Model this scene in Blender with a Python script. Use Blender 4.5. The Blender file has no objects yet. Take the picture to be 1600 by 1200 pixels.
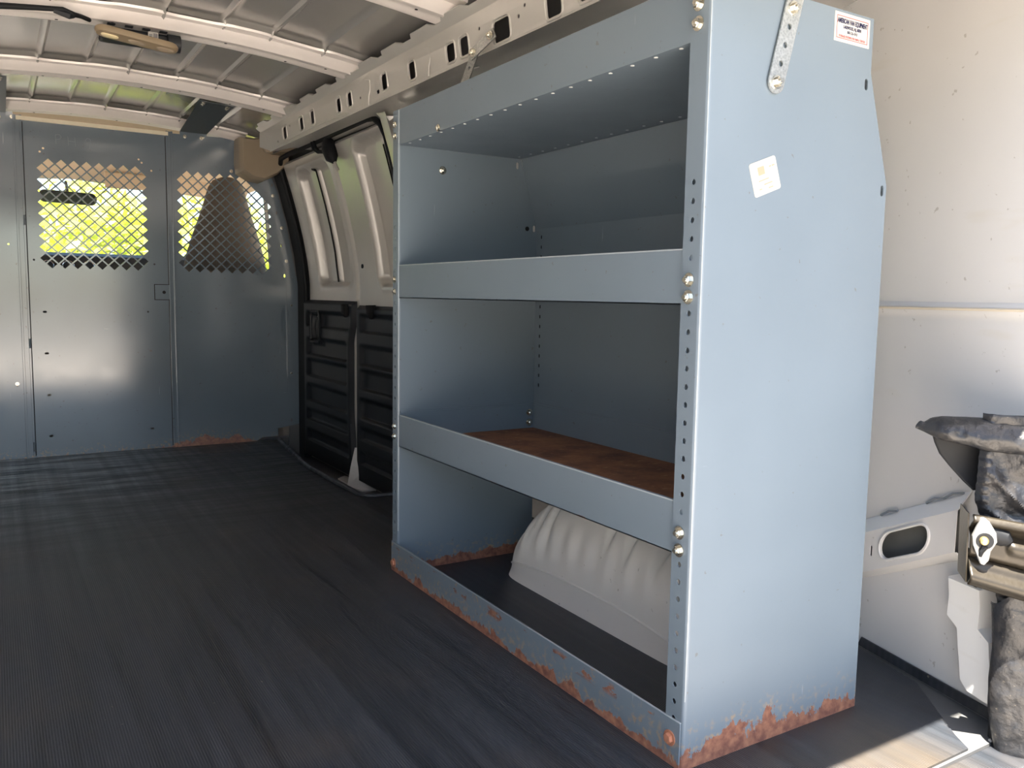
import bpy, bmesh, math, random
from math import sin, cos, pi, sqrt, radians
from mathutils import Vector, Matrix, noise
from mathutils.geometry import delaunay_2d_cdt
random.seed(7)
sc = bpy.context.scene
col = sc.collection

# ------------------------------------------------------------------ camera
F_PX, YAW, PITCH, ROLL = 1308.93, .5548, .1038, .0162
CAM = Vector((-.8669, -.8888, .7174))
cam_d = bpy.data.cameras.new('camera'); cam = bpy.data.objects.new('camera', cam_d); col.objects.link(cam)
fwd = Vector((sin(YAW)*cos(PITCH), cos(YAW)*cos(PITCH), -sin(PITCH)))
rt = Vector((cos(YAW), -sin(YAW), 0)); up = rt.cross(fwd)
r2 = rt*cos(ROLL)+up*sin(ROLL); u2 = -rt*sin(ROLL)+up*cos(ROLL)
cam.matrix_world = Matrix(((r2.x, u2.x, -fwd.x, CAM.x), (r2.y, u2.y, -fwd.y, CAM.y), (r2.z, u2.z, -fwd.z, CAM.z), (0, 0, 0, 1)))
cam_d.sensor_width = 36; cam_d.lens = F_PX/1600*36; cam_d.clip_start = .02; cam_d.clip_end = 300
sc.camera = cam

# ------------------------------------------------------------------ light
SUN_DIR = Vector((.26, .20, -1)).normalized()
w = bpy.data.worlds.new('sky'); sc.world = w; w.use_nodes = True
wn = w.node_tree.nodes; wl = w.node_tree.links
sky = wn.new('ShaderNodeTexSky'); sky.sky_type = 'NISHITA'; sky.sun_disc = False
sky.sun_elevation = radians(62); sky.sun_rotation = radians(200); sky.air_density = 1.0; sky.dust_density = 1.2; sky.ozone_density = 1.0
bg = wn['Background']; bg.inputs['Strength'].default_value = .25
wl.new(sky.outputs[0], bg.inputs['Color'])
sd = bpy.data.lights.new('sun', 'SUN'); sd.energy = 22.0; sd.angle = radians(.6); sd.color = (1, .93, .82)
so = bpy.data.objects.new('sun', sd); col.objects.link(so)
so.rotation_euler = SUN_DIR.to_track_quat('-Z', 'Y').to_euler(); so.location = (0, -3, 6)
sc.view_settings.view_transform = 'Standard'; sc.view_settings.look = 'None'
sc.view_settings.gamma = 1; sc.view_settings.use_curve_mapping = False
sc.view_settings.exposure = 1.18
try:
    sc.cycles.max_bounces = 14; sc.cycles.diffuse_bounces = 8; sc.cycles.glossy_bounces = 5
    sc.cycles.transparent_max_bounces = 12; sc.cycles.use_denoising = True; sc.cycles.sample_clamp_indirect = 8
except Exception: pass

# ------------------------------------------------------------------ materials
def new_mat(name):
    m = bpy.data.materials.new(name); m.use_nodes = True
    nt = m.node_tree; return m, nt, nt.nodes, nt.links, nt.nodes['Principled BSDF']
def math_n(nt, op, a, b=None, clamp=False):
    n = nt.nodes.new('ShaderNodeMath'); n.operation = op; n.use_clamp = clamp
    for i, v in enumerate((a, b)):
        if v is None: continue
        if isinstance(v, (int, float)): n.inputs[i].default_value = v
        else: nt.links.new(v, n.inputs[i])
    return n.outputs[0]
def mix_c(nt, f, a, b):
    n = nt.nodes.new('ShaderNodeMix'); n.data_type = 'RGBA'
    for i, v in ((0, f), (6, a), (7, b)):
        if isinstance(v, (int, float)): n.inputs[i].default_value = v
        elif isinstance(v, tuple): n.inputs[i].default_value = (*v[:3], 1)
        else: nt.links.new(v, n.inputs[i])
    return n.outputs[2]
def noise_n(nt, vec, scale, detail=4, rough=.55):
    n = nt.nodes.new('ShaderNodeTexNoise'); n.inputs['Scale'].default_value = scale
    n.inputs['Detail'].default_value = detail; n.inputs['Roughness'].default_value = rough
    nt.links.new(vec, n.inputs['Vector']); return n.outputs['Fac']
def pos_n(nt, scale=(1, 1, 1)):
    g = nt.nodes.new('ShaderNodeNewGeometry'); m = nt.nodes.new('ShaderNodeMapping'); m.inputs['Scale'].default_value = scale
    nt.links.new(g.outputs['Position'], m.inputs['Vector']); return m.outputs[0]
def sep_n(nt):
    g = nt.nodes.new('ShaderNodeNewGeometry'); s = nt.nodes.new('ShaderNodeSeparateXYZ'); nt.links.new(g.outputs['Position'], s.inputs[0]); return s.outputs
def ramp(nt, v, a, b):
    n = nt.nodes.new('ShaderNodeMapRange'); n.inputs[1].default_value = a; n.inputs[2].default_value = b; nt.links.new(v, n.inputs[0]); n.clamp = True
    return n.outputs[0]
def bump(nt, h, strength, dist, bsdf):
    b = nt.nodes.new('ShaderNodeBump'); b.inputs['Strength'].default_value = strength; b.inputs['Distance'].default_value = dist
    nt.links.new(h, b.inputs['Height']); nt.links.new(b.outputs[0], bsdf.inputs['Normal'])

def plain(name, c, rough=.5, metal=0, var=.08, scale=30, spec=.5, bmp=0):
    m, nt, n, l, b = new_mat(name)
    p = pos_n(nt); f = noise_n(nt, p, scale, 3)
    dark = tuple(x*(1-var) for x in c); lite = tuple(min(1, x*(1+var)) for x in c)
    l.new(mix_c(nt, f, dark, lite), b.inputs['Base Color'])
    b.inputs['Roughness'].default_value = rough; b.inputs['Metallic'].default_value = metal
    b.inputs['Specular IOR Level'].default_value = spec
    if bmp: bump(nt, noise_n(nt, p, scale*4, 3), .3, bmp, b)
    return m

PAINT = (.145, .184, .222)
def steel_paint(name, rust_z=None, rust_amp=.08, rough=.33, specks=.0, xr=None, edge=None, coat=0, wear=None):
    """blue grey shop paint; rust grows from the bottom edge with a ragged outline, plus scratches and dirt specks"""
    m, nt, n, l, b = new_mat(name)
    p = pos_n(nt); s = sep_n(nt)
    base = mix_c(nt, ramp(nt, noise_n(nt, p, 2.2, 3), .3, .7), tuple(x*.94 for x in PAINT), tuple(x*1.06 for x in PAINT))
    # fine scratches : stretched noise
    for sca, k in (((60, 60, 4), .74), ((7, 7, 90), .76)):
        sn = noise_n(nt, pos_n(nt, sca), 1.4, 2, .5)
        mask = math_n(nt, 'MULTIPLY', ramp(nt, sn, k, k+.03), ramp(nt, noise_n(nt, p, 5, 2), .5, .62))
        base = mix_c(nt, math_n(nt, 'MULTIPLY', mask, .5), base, (.45, .50, .53))
    dn = ramp(nt, noise_n(nt, p, 70, 3), .69, .74)
    base = mix_c(nt, math_n(nt, 'MULTIPLY', dn, .55), base, (.10, .085, .07))
    rough_v = math_n(nt, 'ADD', math_n(nt, 'MULTIPLY', noise_n(nt, p, 9, 4), .16), rough-.08)
    rmask = None
    rustc = mix_c(nt, ramp(nt, noise_n(nt, p, 60, 5), .35, .7), (.15, .055, .038), (.36, .16, .09))
    def add(a, b_): return b_ if a is None else math_n(nt, 'MAXIMUM', a, b_)
    if rust_z is not None:
        ragged = math_n(nt, 'ADD', math_n(nt, 'MULTIPLY', math_n(nt, 'SUBTRACT', noise_n(nt, pos_n(nt, (1, 1, .6)), 17, 9, .68), .5), rust_amp*2.4), rust_z)
        if xr:
            inside = math_n(nt, 'MULTIPLY', ramp(nt, s[0], xr[0]-.12, xr[0]+.08), ramp(nt, s[0], xr[1]+.05, xr[1]-.05))
            ragged = math_n(nt, 'SUBTRACT', ragged, math_n(nt, 'MULTIPLY', math_n(nt, 'SUBTRACT', 1, inside), rust_z*.9+.012))
        d = math_n(nt, 'SUBTRACT', ragged, s[2])
        rmask = ramp(nt, d, 0, .002)
        halo = math_n(nt, 'MULTIPLY', ramp(nt, d, -.05, 0.0), ramp(nt, noise_n(nt, p, 90, 4), .52, .66))
        base = mix_c(nt, math_n(nt, 'MULTIPLY', halo, .6), base, (.42, .27, .12))
    if specks:
        sp = ramp(nt, noise_n(nt, pos_n(nt, (1, 1, 1)), 34, 4, .65), .70-specks, .73-specks)
        base = mix_c(nt, math_n(nt, 'MULTIPLY', sp, .55), base, (.36, .23, .12))
    if edge is not None:      # chipped line just under a top edge at height z
        zb, hw, k = edge
        band = ramp(nt, math_n(nt, 'ABSOLUTE', math_n(nt, 'SUBTRACT', s[2], zb)), hw, hw*.3)
        chip = math_n(nt, 'MULTIPLY', band, ramp(nt, noise_n(nt, pos_n(nt, (1, .55, 1.4)), 24, 5, .65), k, k+.015))
        rmask = add(rmask, chip)
    if wear:                 # chips close to a vertical edge at x<..
        zc, zh, k = wear
        chip = math_n(nt, 'MULTIPLY', ramp(nt, math_n(nt, 'ABSOLUTE', math_n(nt, 'SUBTRACT', s[1], zc)), zh, zh*.4), ramp(nt, noise_n(nt, pos_n(nt, (1, 1, .7)), 22, 5, .6), k, k+.015))
        rmask = add(rmask, chip)
    if rmask is not None:
        base = mix_c(nt, rmask, base, rustc)
        rough_v = math_n(nt, 'ADD', rough_v, math_n(nt, 'MULTIPLY', rmask, .45))
        bump(nt, math_n(nt, 'MULTIPLY', rmask, noise_n(nt, p, 120, 4)), .5, .0015, b)
    l.new(base, b.inputs['Base Color']); l.new(rough_v, b.inputs['Roughness'])
    b.inputs['Specular IOR Level'].default_value = .6
    b.inputs['Coat Weight'].default_value = coat; b.inputs['Coat Roughness'].default_value = .16
    return m

M = {}
M['paint'] = steel_paint('shelf_paint')
M['paint_side'] = steel_paint('shelf_paint_rusted_foot', .032, .075, rough=.38, specks=.0)
M['paint_farside'] = steel_paint('shelf_paint_far_panel', .024, .03, rough=.36)
M['paint_lip'] = steel_paint('base_lip_paint', .015, .04, rough=.4, specks=.075, edge=(.058, .013, .56))
M['paint_lip2'] = steel_paint('lower_lip_paint', None, specks=.0, edge=(.331, .005, .60))
M['paint_part'] = steel_paint('partition_paint', .034, .055, rough=.15, xr=(-.16, .17), coat=.8)
M['paint_part'].node_tree.nodes['Principled BSDF'].inputs['Specular IOR Level'].default_value = 1.0
def darkpaint():
    return plain('dark_bracket_paint', (.035, .048, .055), .42)
M['bracket'] = darkpaint()
def galv():
    m, nt, n, l, b = new_mat('galvanised_steel')
    p = pos_n(nt); v = n.new('ShaderNodeTexVoronoi'); v.inputs['Scale'].default_value = 260; l.new(p, v.inputs['Vector'])
    l.new(mix_c(nt, v.outputs['Distance'], (.36, .37, .36), (.62, .63, .60)), b.inputs['Base Color'])
    b.inputs['Metallic'].default_value = .85; b.inputs['Roughness'].default_value = .38
    return m
M['galv'] = galv()
M['zinc'] = plain('zinc_bolt', (.72, .69, .60), .25, 1.0, .15, 200)
M['rustbolt'] = plain('rusted_bolt', (.40, .17, .10), .7, .2, .3, 150)
def rusty():
    m, nt, n, l, b = new_mat('rusted_tray')
    p = pos_n(nt)
    a = mix_c(nt, ramp(nt, noise_n(nt, p, 12, 6, .65), .35, .65), (.13, .052, .030), (.30, .125, .055))
    a = mix_c(nt, ramp(nt, noise_n(nt, pos_n(nt, (1, 2.2, 1)), 34, 4), .6, .72), a, (.38, .20, .10))
    l.new(a, b.inputs['Base Color']); b.inputs['Roughness'].default_value = .85
    bump(nt, noise_n(nt, p, 80, 4), .4, .002, b); return m
M['rust'] = rusty()
M['edge_shine'] = plain('pale_edge_highlight', (.32, .36, .385), .35, 0, .2, 60)  # pale colour that paints the highlight along lip tops and panel corners
M['body'] = plain('van_inner_paint_silver', (.52, .50, .47), .28, .25, .06, 8, .6)
M['rail'] = plain('van_rail_paint_silver', (.62, .60, .56), .28, .3, .06, 8, .6)
M['roof'] = plain('roof_skin_paint', (.44, .43, .41), .20, .5, .10, 3, .6)
M['bow'] = plain('roof_bow_paint', (.80, .75, .72), .38, .1, .07, 12, .6)
M['channel'] = plain('dark_roof_channel', (.10, .10, .10), .5)
def wallwhite(name='white_wall_paint', c=(.60, .59, .58)):
    m, nt, n, l, b = new_mat(name)
    p = pos_n(nt)
    base = mix_c(nt, ramp(nt, noise_n(nt, p, 3, 3), .3, .7), tuple(x*.97 for x in c), tuple(min(1, x*1.03) for x in c))
    d = ramp(nt, noise_n(nt, p, 55, 3), .70, .73)
    base = mix_c(nt, math_n(nt, 'MULTIPLY', d, .5), base, (.25, .22, .18))
    d2 = math_n(nt, 'MULTIPLY', ramp(nt, noise_n(nt, pos_n(nt, (1, .4, 2.5)), 8, 4), .62, .75), .25)
    base = mix_c(nt, d2, base, (.52, .47, .36))
    l.new(base, b.inputs['Base Color']); b.inputs['Roughness'].default_value = .42; return m
M['white'] = wallwhite()
M['arch'] = wallwhite('wheel_arch_paint', (.74, .71, .67))
def matt():
    m, nt, n, l, b = new_mat('ribbed_rubber')
    p = pos_n(nt); s = sep_n(nt)
    ribs = math_n(nt, 'SINE', math_n(nt, 'MULTIPLY', s[0], 2*pi/.0042))
    streak = math_n(nt, 'ADD', math_n(nt, 'MULTIPLY', noise_n(nt, pos_n(nt, (38, .45, 1)), 1.0, 3, .5), .55), math_n(nt, 'MULTIPLY', noise_n(nt, pos_n(nt, (13, .9, 1)), 1.0, 4, .6), .45))
    fine = noise_n(nt, pos_n(nt, (240, 5, 1)), 1.0, 3, .6)
    blot = noise_n(nt, p, 5, 4)
    base = mix_c(nt, ramp(nt, streak, .40, .60), (.011, .0145, .020), (.032, .037, .046))
    base = mix_c(nt, math_n(nt, 'MULTIPLY', ramp(nt, fine, .45, .75), .45), base, (.045, .046, .05))
    base = mix_c(nt, math_n(nt, 'MULTIPLY', ramp(nt, blot, .52, .75), .45), base, (.060, .048, .040))
    # dusty tan tint by the sill, held to the sunlit patch to brighten it
    sun_patch_dust = math_n(nt, 'MULTIPLY', ramp(nt, math_n(nt, 'ADD', s[1], math_n(nt, 'MULTIPLY', noise_n(nt, p, 6, 4), .3)), .20, -.02), math_n(nt, 'MULTIPLY', ramp(nt, s[0], -.2, .12), ramp(nt, s[0], .46, .36)))
    base = mix_c(nt, math_n(nt, 'MULTIPLY', sun_patch_dust, math_n(nt, 'ADD', .35, math_n(nt, 'MULTIPLY', fine, .7))), base, (.072, .057, .041))
    crumb = ramp(nt, noise_n(nt, p, 95, 2), .765, .78)
    base = mix_c(nt, math_n(nt, 'MULTIPLY', crumb, .6), base, (.35, .30, .22))
    l.new(base, b.inputs['Base Color'])
    l.new(math_n(nt, 'ADD', .08, math_n(nt, 'MULTIPLY', streak, .62)), b.inputs['Roughness'])
    b.inputs['Specular IOR Level'].default_value = .6
    wave = noise_n(nt, pos_n(nt, (2.0, 7, 1)), 1.2, 2)
    h = math_n(nt, 'ADD', math_n(nt, 'MULTIPLY', ribs, .00025), math_n(nt, 'MULTIPLY', math_n(nt, 'MULTIPLY', wave, .022), ramp(nt, s[1], 1.5, 2.7)))
    h = math_n(nt, 'ADD', h, math_n(nt, 'MULTIPLY', streak, .0003))
    bump(nt, h, 1.0, 1.0, b); return m
M['mat'] = matt()
M['blackplastic'] = plain('black_grained_plastic', (.009, .011, .015), .48, 0, .2, 60, .4, .0006)
M['blackrubber'] = plain('black_rubber_seal', (.007, .008, .010), .65, spec=.3)
M['dark'] = plain('black_gap', (.006, .006, .007), .9)
M['tan'] = plain('tan_plastic', (.36, .29, .21), .22, 0, .06, 15, .5)
M['tan2'] = plain('tan_lamp_plastic', (.25, .19, .12), .4, 0, .06, 15, .5)
M['cream'] = plain('cream_trim', (.80, .72, .55), .5)
M['lens'] = plain('lamp_lens', (.85, .72, .45), .25)
M['chrome'] = plain('bright_reflector', (.85, .85, .85), .12, 1.0, .05)
M['paper'] = plain('sticker_paper', (.50, .49, .455), .5, 0, .03)
M['oldpaper'] = plain('old_sticker_paper', (.46, .445, .39), .5, 0, .05)
M['fade'] = plain('faded_brown_print', (.34, .27, .19), .6)
M['red'] = plain('red_print', (.36, .05, .06), .5)
M['navy'] = plain('navy_print', (.012, .015, .06), .5)
M['bronze'] = plain('olive_bronze_metal', (.026, .021, .014), .36, .35, .35, 40, .5, .0008)
M['brass'] = plain('brass_rivet', (.78, .58, .25), .3, .9)
M['silverlever'] = plain('silver_lever', (.20, .20, .198), .35, .5, .1, 80)
def vinyl():
    m, nt, n, l, b = new_mat('worn_black_vinyl')
    p = pos_n(nt)
    base = mix_c(nt, ramp(nt, noise_n(nt, p, 40, 5), .4, .7), (.010, .011, .014), (.028, .026, .025))
    sc1 = ramp(nt, noise_n(nt, pos_n(nt, (1, 1, 1)), 130, 5, .7), .62, .70)
    base = mix_c(nt, math_n(nt, 'MULTIPLY', sc1, .35), base, (.20, .17, .13))
    l.new(base, b.inputs['Base Color']); b.inputs['Roughness'].default_value = .40; b.inputs['Specular IOR Level'].default_value = .45
    h = math_n(nt, 'ADD', noise_n(nt, p, 60, 5), math_n(nt, 'MULTIPLY', noise_n(nt, p, 14, 3), 3))
    bump(nt, h, .7, .004, b); return m
M['vinyl'] = vinyl()
M['seat'] = plain('brown_grey_seat_cloth', (.13, .105, .085), .9, 0, .12, 90)
M['dash'] = plain('dark_dashboard', (.02, .021, .023), .55)
M['headliner'] = plain('tan_headliner', (.50, .38, .27), .9)
M['concrete'] = plain('sunlit_concrete', (.60, .54, .48), .85, 0, .12, 2)
def leafm(name, c):
    m, nt, n, l, b = new_mat(name)
    p = pos_n(nt)
    l.new(mix_c(nt, noise_n(nt, p, 4, 2), tuple(x*.7 for x in c), c), b.inputs['Base Color']); b.inputs['Roughness'].default_value = .5
    t = n.new('ShaderNodeBsdfTranslucent'); t.inputs['Color'].default_value = (c[0]*1.3, c[1]*1.25, c[2], 1)
    mx = n.new('ShaderNodeMixShader'); mx.inputs[0].default_value = .45; l.new(b.outputs[0], mx.inputs[1]); l.new(t.outputs[0], mx.inputs[2])
    l.new(mx.outputs[0], n['Material Output'].inputs['Surface']); return m
M['leaf'] = leafm('leaf_green', (.30, .42, .05)); M['leafy'] = leafm('leaf_yellow_green', (.50, .55, .06)); M['bark'] = plain('bark', (.12, .09, .06), .9)
def glass():
    m, nt, n, l, b = new_mat('clear_window_glass')
    g = n.new('ShaderNodeBsdfGlossy'); g.inputs['Roughness'].default_value = .02
    t = n.new('ShaderNodeBsdfTransparent'); t.inputs[0].default_value = (.93, .97, .95, 1)
    lw_ = n.new('ShaderNodeLayerWeight'); lw_.inputs[0].default_value = .12
    mx = n.new('ShaderNodeMixShader'); l.new(lw_.outputs['Facing'], mx.inputs[0]); l.new(t.outputs[0], mx.inputs[1]); l.new(g.outputs[0], mx.inputs[2])
    l.new(mx.outputs[0], n['Material Output'].inputs['Surface']); return m
M['glass'] = glass()

# ------------------------------------------------------------------ mesh helpers
class MB:
    def __init__(s): s.v = []; s.f = []; s.m = []
    def add(s, vs, fs, mi=0):
        o = len(s.v); s.v += [Vector(v) for v in vs]; s.f += [tuple(i+o for i in f) for f in fs]; s.m += [mi]*len(fs); return s
    def box(s, a, b, mi=0, bev=0):
        x0, y0, z0 = a; x1, y1, z1 = b
        if x1 < x0: x0, x1 = x1, x0
        if y1 < y0: y0, y1 = y1, y0
        if z1 < z0: z0, z1 = z1, z0
        vs = [(x0, y0, z0), (x1, y0, z0), (x1, y1, z0), (x0, y1, z0), (x0, y0, z1), (x1, y0, z1), (x1, y1, z1), (x0, y1, z1)]
        return s.add(vs, [(3, 2, 1, 0), (4, 5, 6, 7), (0, 1, 5, 4), (1, 2, 6, 5), (2, 3, 7, 6), (3, 0, 4, 7)], mi)
    def hull(s, ring_a, ring_b, mi=0, caps=True):
        n = len(ring_a); fs = [(i, (i+1) % n, n+(i+1) % n, n+i) for i in range(n)]
        if caps: fs += [tuple(range(n))[::-1], tuple(range(n, 2*n))]
        return s.add(list(ring_a)+list(ring_b), fs, mi)
    def loft(s, rings, mi=0, caps=True, closed=True):
        n = len(rings[0]); vs = [p for r in rings for p in r]; fs = []
        for k in range(len(rings)-1):
            for i in range(n if closed else n-1):
                fs.append((k*n+i, k*n+(i+1) % n, (k+1)*n+(i+1) % n, (k+1)*n+i))
        if caps and closed: fs += [tuple(range(n))[::-1], tuple(range((len(rings)-1)*n, len(rings)*n))]
        return s.add(vs, fs, mi)
    def tube(s, pts, r, n=8, mi=0):
        pts = [Vector(p) for p in pts]; rings = []; prev = None
        for i, p in enumerate(pts):
            t = (pts[min(i+1, len(pts)-1)]-pts[max(i-1, 0)]).normalized()
            a = t.orthogonal().normalized() if prev is None else (prev-t*prev.dot(t)).normalized()
            prev = a; b = t.cross(a); rr = r[i] if isinstance(r, (list, tuple)) else r
            rings.append([p+(a*cos(2*pi*k/n)+b*sin(2*pi*k/n))*rr for k in range(n)])
        return s.loft(rings, mi)
    def cyl(s, c, ax, r, h, n=12, mi=0, r2=None):
        c = Vector(c); ax = Vector(ax).normalized(); return s.tube([c, c+ax*h], [r, r if r2 is None else r2], n, mi)
    def plate(s, outline, holes, fn, t, mi=0):
        """sheet with real holes; fn(u,v,w) -> xyz, w from 0 to t"""
        loops = [outline]+holes; vs = []; es = []
        for L in loops:
            o = len(vs); n = len(L); vs += [Vector(p) for p in L]; es += [(o+i, o+(i+1) % n) for i in range(n)]
        V, E_, Fc, *_ = delaunay_2d_cdt(vs, es, [], 0, 1e-7)
        def inside(p, L):
            c = False; n = len(L); x, y = p
            for i in range(n):
                x1, y1 = L[i]; x2, y2 = L[(i+1) % n]
                if (y1 > y) != (y2 > y) and x < (x2-x1)*(y-y1)/(y2-y1)+x1: c = not c
            return c
        bb = [(min(p[0] for p in L), max(p[0] for p in L), min(p[1] for p in L), max(p[1] for p in L)) for L in holes]
        tri = []
        for f in Fc:
            p = (sum(V[i][0] for i in f)/len(f), sum(V[i][1] for i in f)/len(f))
            if not inside(p, outline): continue
            if any(b[0] <= p[0] <= b[1] and b[2] <= p[1] <= b[3] and inside(p, L) for b, L in zip(bb, holes)): continue
            tri.append(tuple(f))
        s.add([fn(v[0], v[1], 0) for v in V], tri, mi)
        s.add([fn(v[0], v[1], t) for v in V], [f[::-1] for f in tri], mi)
        for L in loops:
            n = len(L)
            s.add([fn(p[0], p[1], 0) for p in L]+[fn(p[0], p[1], t) for p in L], [(i, (i+1) % n, n+(i+1) % n, n+i) for i in range(n)], mi)
        return s
    def grid(s, nu, nv, fn, mi=0, midx=None):
        vs = [fn(i/nu, j/nv) for j in range(nv+1) for i in range(nu+1)]
        fs = []; o = len(s.v)
        s.v += [Vector(v) for v in vs]
        for j in range(nv):
            for i in range(nu):
                a = j*(nu+1)+i; s.f.append((o+a, o+a+1, o+a+nu+2, o+a+nu+1)); s.m.append(midx((i+.5)/nu, (j+.5)/nv) if midx else mi)
        return s
    def build(s, name, mats, parent=None, smooth=False, bevel=0, weld=False, recalc=True):
        me = bpy.data.meshes.new(name)
        off = wloc(parent) if parent else Vector((0, 0, 0))
        me.from_pydata([v-off for v in s.v], [], s.f)
        if not isinstance(mats, (list, tuple)): mats = [mats]
        for m in mats: me.materials.append(m)
        for p, mi in zip(me.polygons, s.m): p.material_index = mi
        bm = bmesh.new(); bm.from_mesh(me)
        if weld: bmesh.ops.remove_doubles(bm, verts=bm.verts, dist=1e-5)
        if recalc: bmesh.ops.recalc_face_normals(bm, faces=bm.faces)
        if smooth:
            for f in bm.faces: f.smooth = True
        bm.to_mesh(me); bm.free()
        if smooth:
            try: me.set_sharp_from_angle(angle=radians(38))
            except Exception: pass
        o = bpy.data.objects.new(name, me); col.objects.link(o)
        if parent: o.parent = parent
        if bevel:
            b = o.modifiers.new('bevel', 'BEVEL'); b.width = bevel; b.segments = 2; b.limit_method = 'ANGLE'; b.angle_limit = radians(40)
        return o
WL = {}
def wloc(o):
    t = Vector((0, 0, 0))
    while o is not None: t = t+o.location; o = o.parent
    return t
def thing(name, loc, label, cat, group=None):
    o = bpy.data.objects.new(name, None); col.objects.link(o); o.location = loc; o.empty_display_size = .05
    o['label'] = label; o['category'] = cat
    if group: o['group'] = group
    return o
def tag(o, label, cat, group=None, kind=None):
    o['label'] = label; o['category'] = cat
    if group: o['group'] = group
    if kind: o['kind'] = kind
    return o
def struct(o, label=None):
    o['kind'] = 'structure'
    if label: o['label'] = label
    return o
def circ(c, r, n=10): return [(c[0]+r*cos(2*pi*(i+.5)/n), c[1]+r*sin(2*pi*(i+.5)/n)) for i in range(n)]
def slot(c, w, h, n=5):
    """rounded slot, w by h"""
    r = min(w, h)/2; pts = []
    dx, dy = w/2-r, h/2-r
    for q, (sx, sy) in enumerate(((1, 1), (-1, 1), (-1, -1), (1, -1))):
        for i in range(n):
            a = pi/2*q+pi/2*i/(n-1); pts.append((c[0]+sx*dx+r*cos(a), c[1]+sy*dy+r*sin(a)))
    out = []
    for p in pts:
        if not out or (abs(p[0]-out[-1][0])+abs(p[1]-out[-1][1])) > 1e-6: out.append(p)
    if abs(out[0][0]-out[-1][0])+abs(out[0][1]-out[-1][1]) < 1e-6: out.pop()
    return out
def rrect(c, w, h, r, n=4):
    pts = []
    for q, (sx, sy) in enumerate(((1, 1), (-1, 1), (-1, -1), (1, -1))):
        for i in range(n):
            a = pi/2*q+pi/2*i/(n-1); pts.append((c[0]+sx*(w/2-r)+r*cos(a), c[1]+sy*(h/2-r)+r*sin(a)))
    return pts
def sstep(a, b, x):
    t = max(0, min(1, (x-a)/(b-a))); return t*t*(3-2*t)

# bolt prototype: hex head on a washer, z axis points away from the sheet
def bolt_mesh(name, mat, r=.0075, h=.006, stud=.0, washer=True):
    mb = MB()
    if washer: mb.cyl((0, 0, 0), (0, 0, 1), r*1.45, .0015, 14)
    mb.tube([(0, 0, .001), (0, 0, .001+h*.8), (0, 0, .001+h)], [r, r, r*.82], 6)
    if stud: mb.cyl((0, 0, h), (0, 0, 1), r*.5, stud, 8)
    me = bpy.data.meshes.new(name); me.from_pydata(mb.v, [], mb.f); me.materials.append(mat)
    return me
ME_BOLT = bolt_mesh('bolt', M['zinc'], .0072, .0065, .004)
ME_SMALL = bolt_mesh('bolt_small', M['zinc'], .0058, .004, .003)
ME_RUST = bolt_mesh('bolt_rusted', M['rustbolt'], .0085, .006, 0)
ME_RIVET = bolt_mesh('rivet', M['zinc'], .0055, .0025, 0)
def bolt(parent, loc, nrm, me=None, label=None, name='bolt'):
    o = bpy.data.objects.new(name, me or ME_BOLT); col.objects.link(o); o.parent = parent
    o.location = Vector(loc)-wloc(parent); o.rotation_euler = Vector(nrm).to_track_quat('Z', 'Y').to_euler()
    if label: o['label'] = label
    return o

# ================================================================== VAN SHELL
PY = 3.18
XL = -1.36
def zr(x): return 1.455-.12*(x+.46)**2
# floor (metal), door step well on the right at y 1.87..3.25
mb = MB()
mb.box((XL, -.19, -.03), (.22, 3.30, -.004)); mb.box((.22, -.19, -.03), (.70, 1.86, -.004)); mb.box((.22, 3.24, -.03), (.62, 3.30, -.004))
mb.box((.22, 1.86, -.13), (.56, 3.24, -.10)); mb.box((.216, 1.86, -.13), (.224, 3.24, -.004)); mb.box((.22, 1.855, -.13), (.6, 1.862, -.004)); mb.box((.22, 3.238, -.13), (.6, 3.245, -.004))
struct(mb.build('floor', M['channel']))

# rubber floor mat, thin sheet with a rolled edge at the step well
mb = MB()
out = [(XL+.01, -.185), (.452, -.185), (.475, -.15), (.60, .0), (.645, .165), (.60, .3), (.60, 1.835), (.245, 1.855), (.222, 1.90), (.216, 2.40), (.222, 2.52), (.30, 3.172), (XL+.01, 3.172)]
mb.plate(out, [], lambda u, v, t: (u, v, t-.0035), .0035)
root_mat = thing('rubber_floor_mat', (-.46, 1.5, -.0035), 'large black ribbed rubber mat covering the cargo floor in front of the shelves', 'floor mat')
mb.build('mat_sheet', M['mat'], root_mat)
mb = MB()
edge = [(.60, 1.838, .001), (.40, 1.846, .002), (.262, 1.852, .004), (.236, 1.868, .006), (.222, 1.90, .006), (.217, 2.1, .006), (.216, 2.40, .006), (.224, 2.52, .006), (.30, 3.15, .003)]
mb.tube(edge, .010, 8)
mb.build('rolled_edge', M['mat'], root_mat, smooth=True)
# upturned back edge running up the wheelhouse side by the sill
mb = MB()
mb.plate([(-.01, .0), (.345, .0), (.30, -.004), (.30, .004), (-.002, .006)][:2]+[(.32, .02), (.0, .02)], [], lambda u, v, t: (.658-.255*u*.97+t-.004, .160-.967*u, v), .003)
mb.build('upturned_edge', M['mat'], root_mat)

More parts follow.
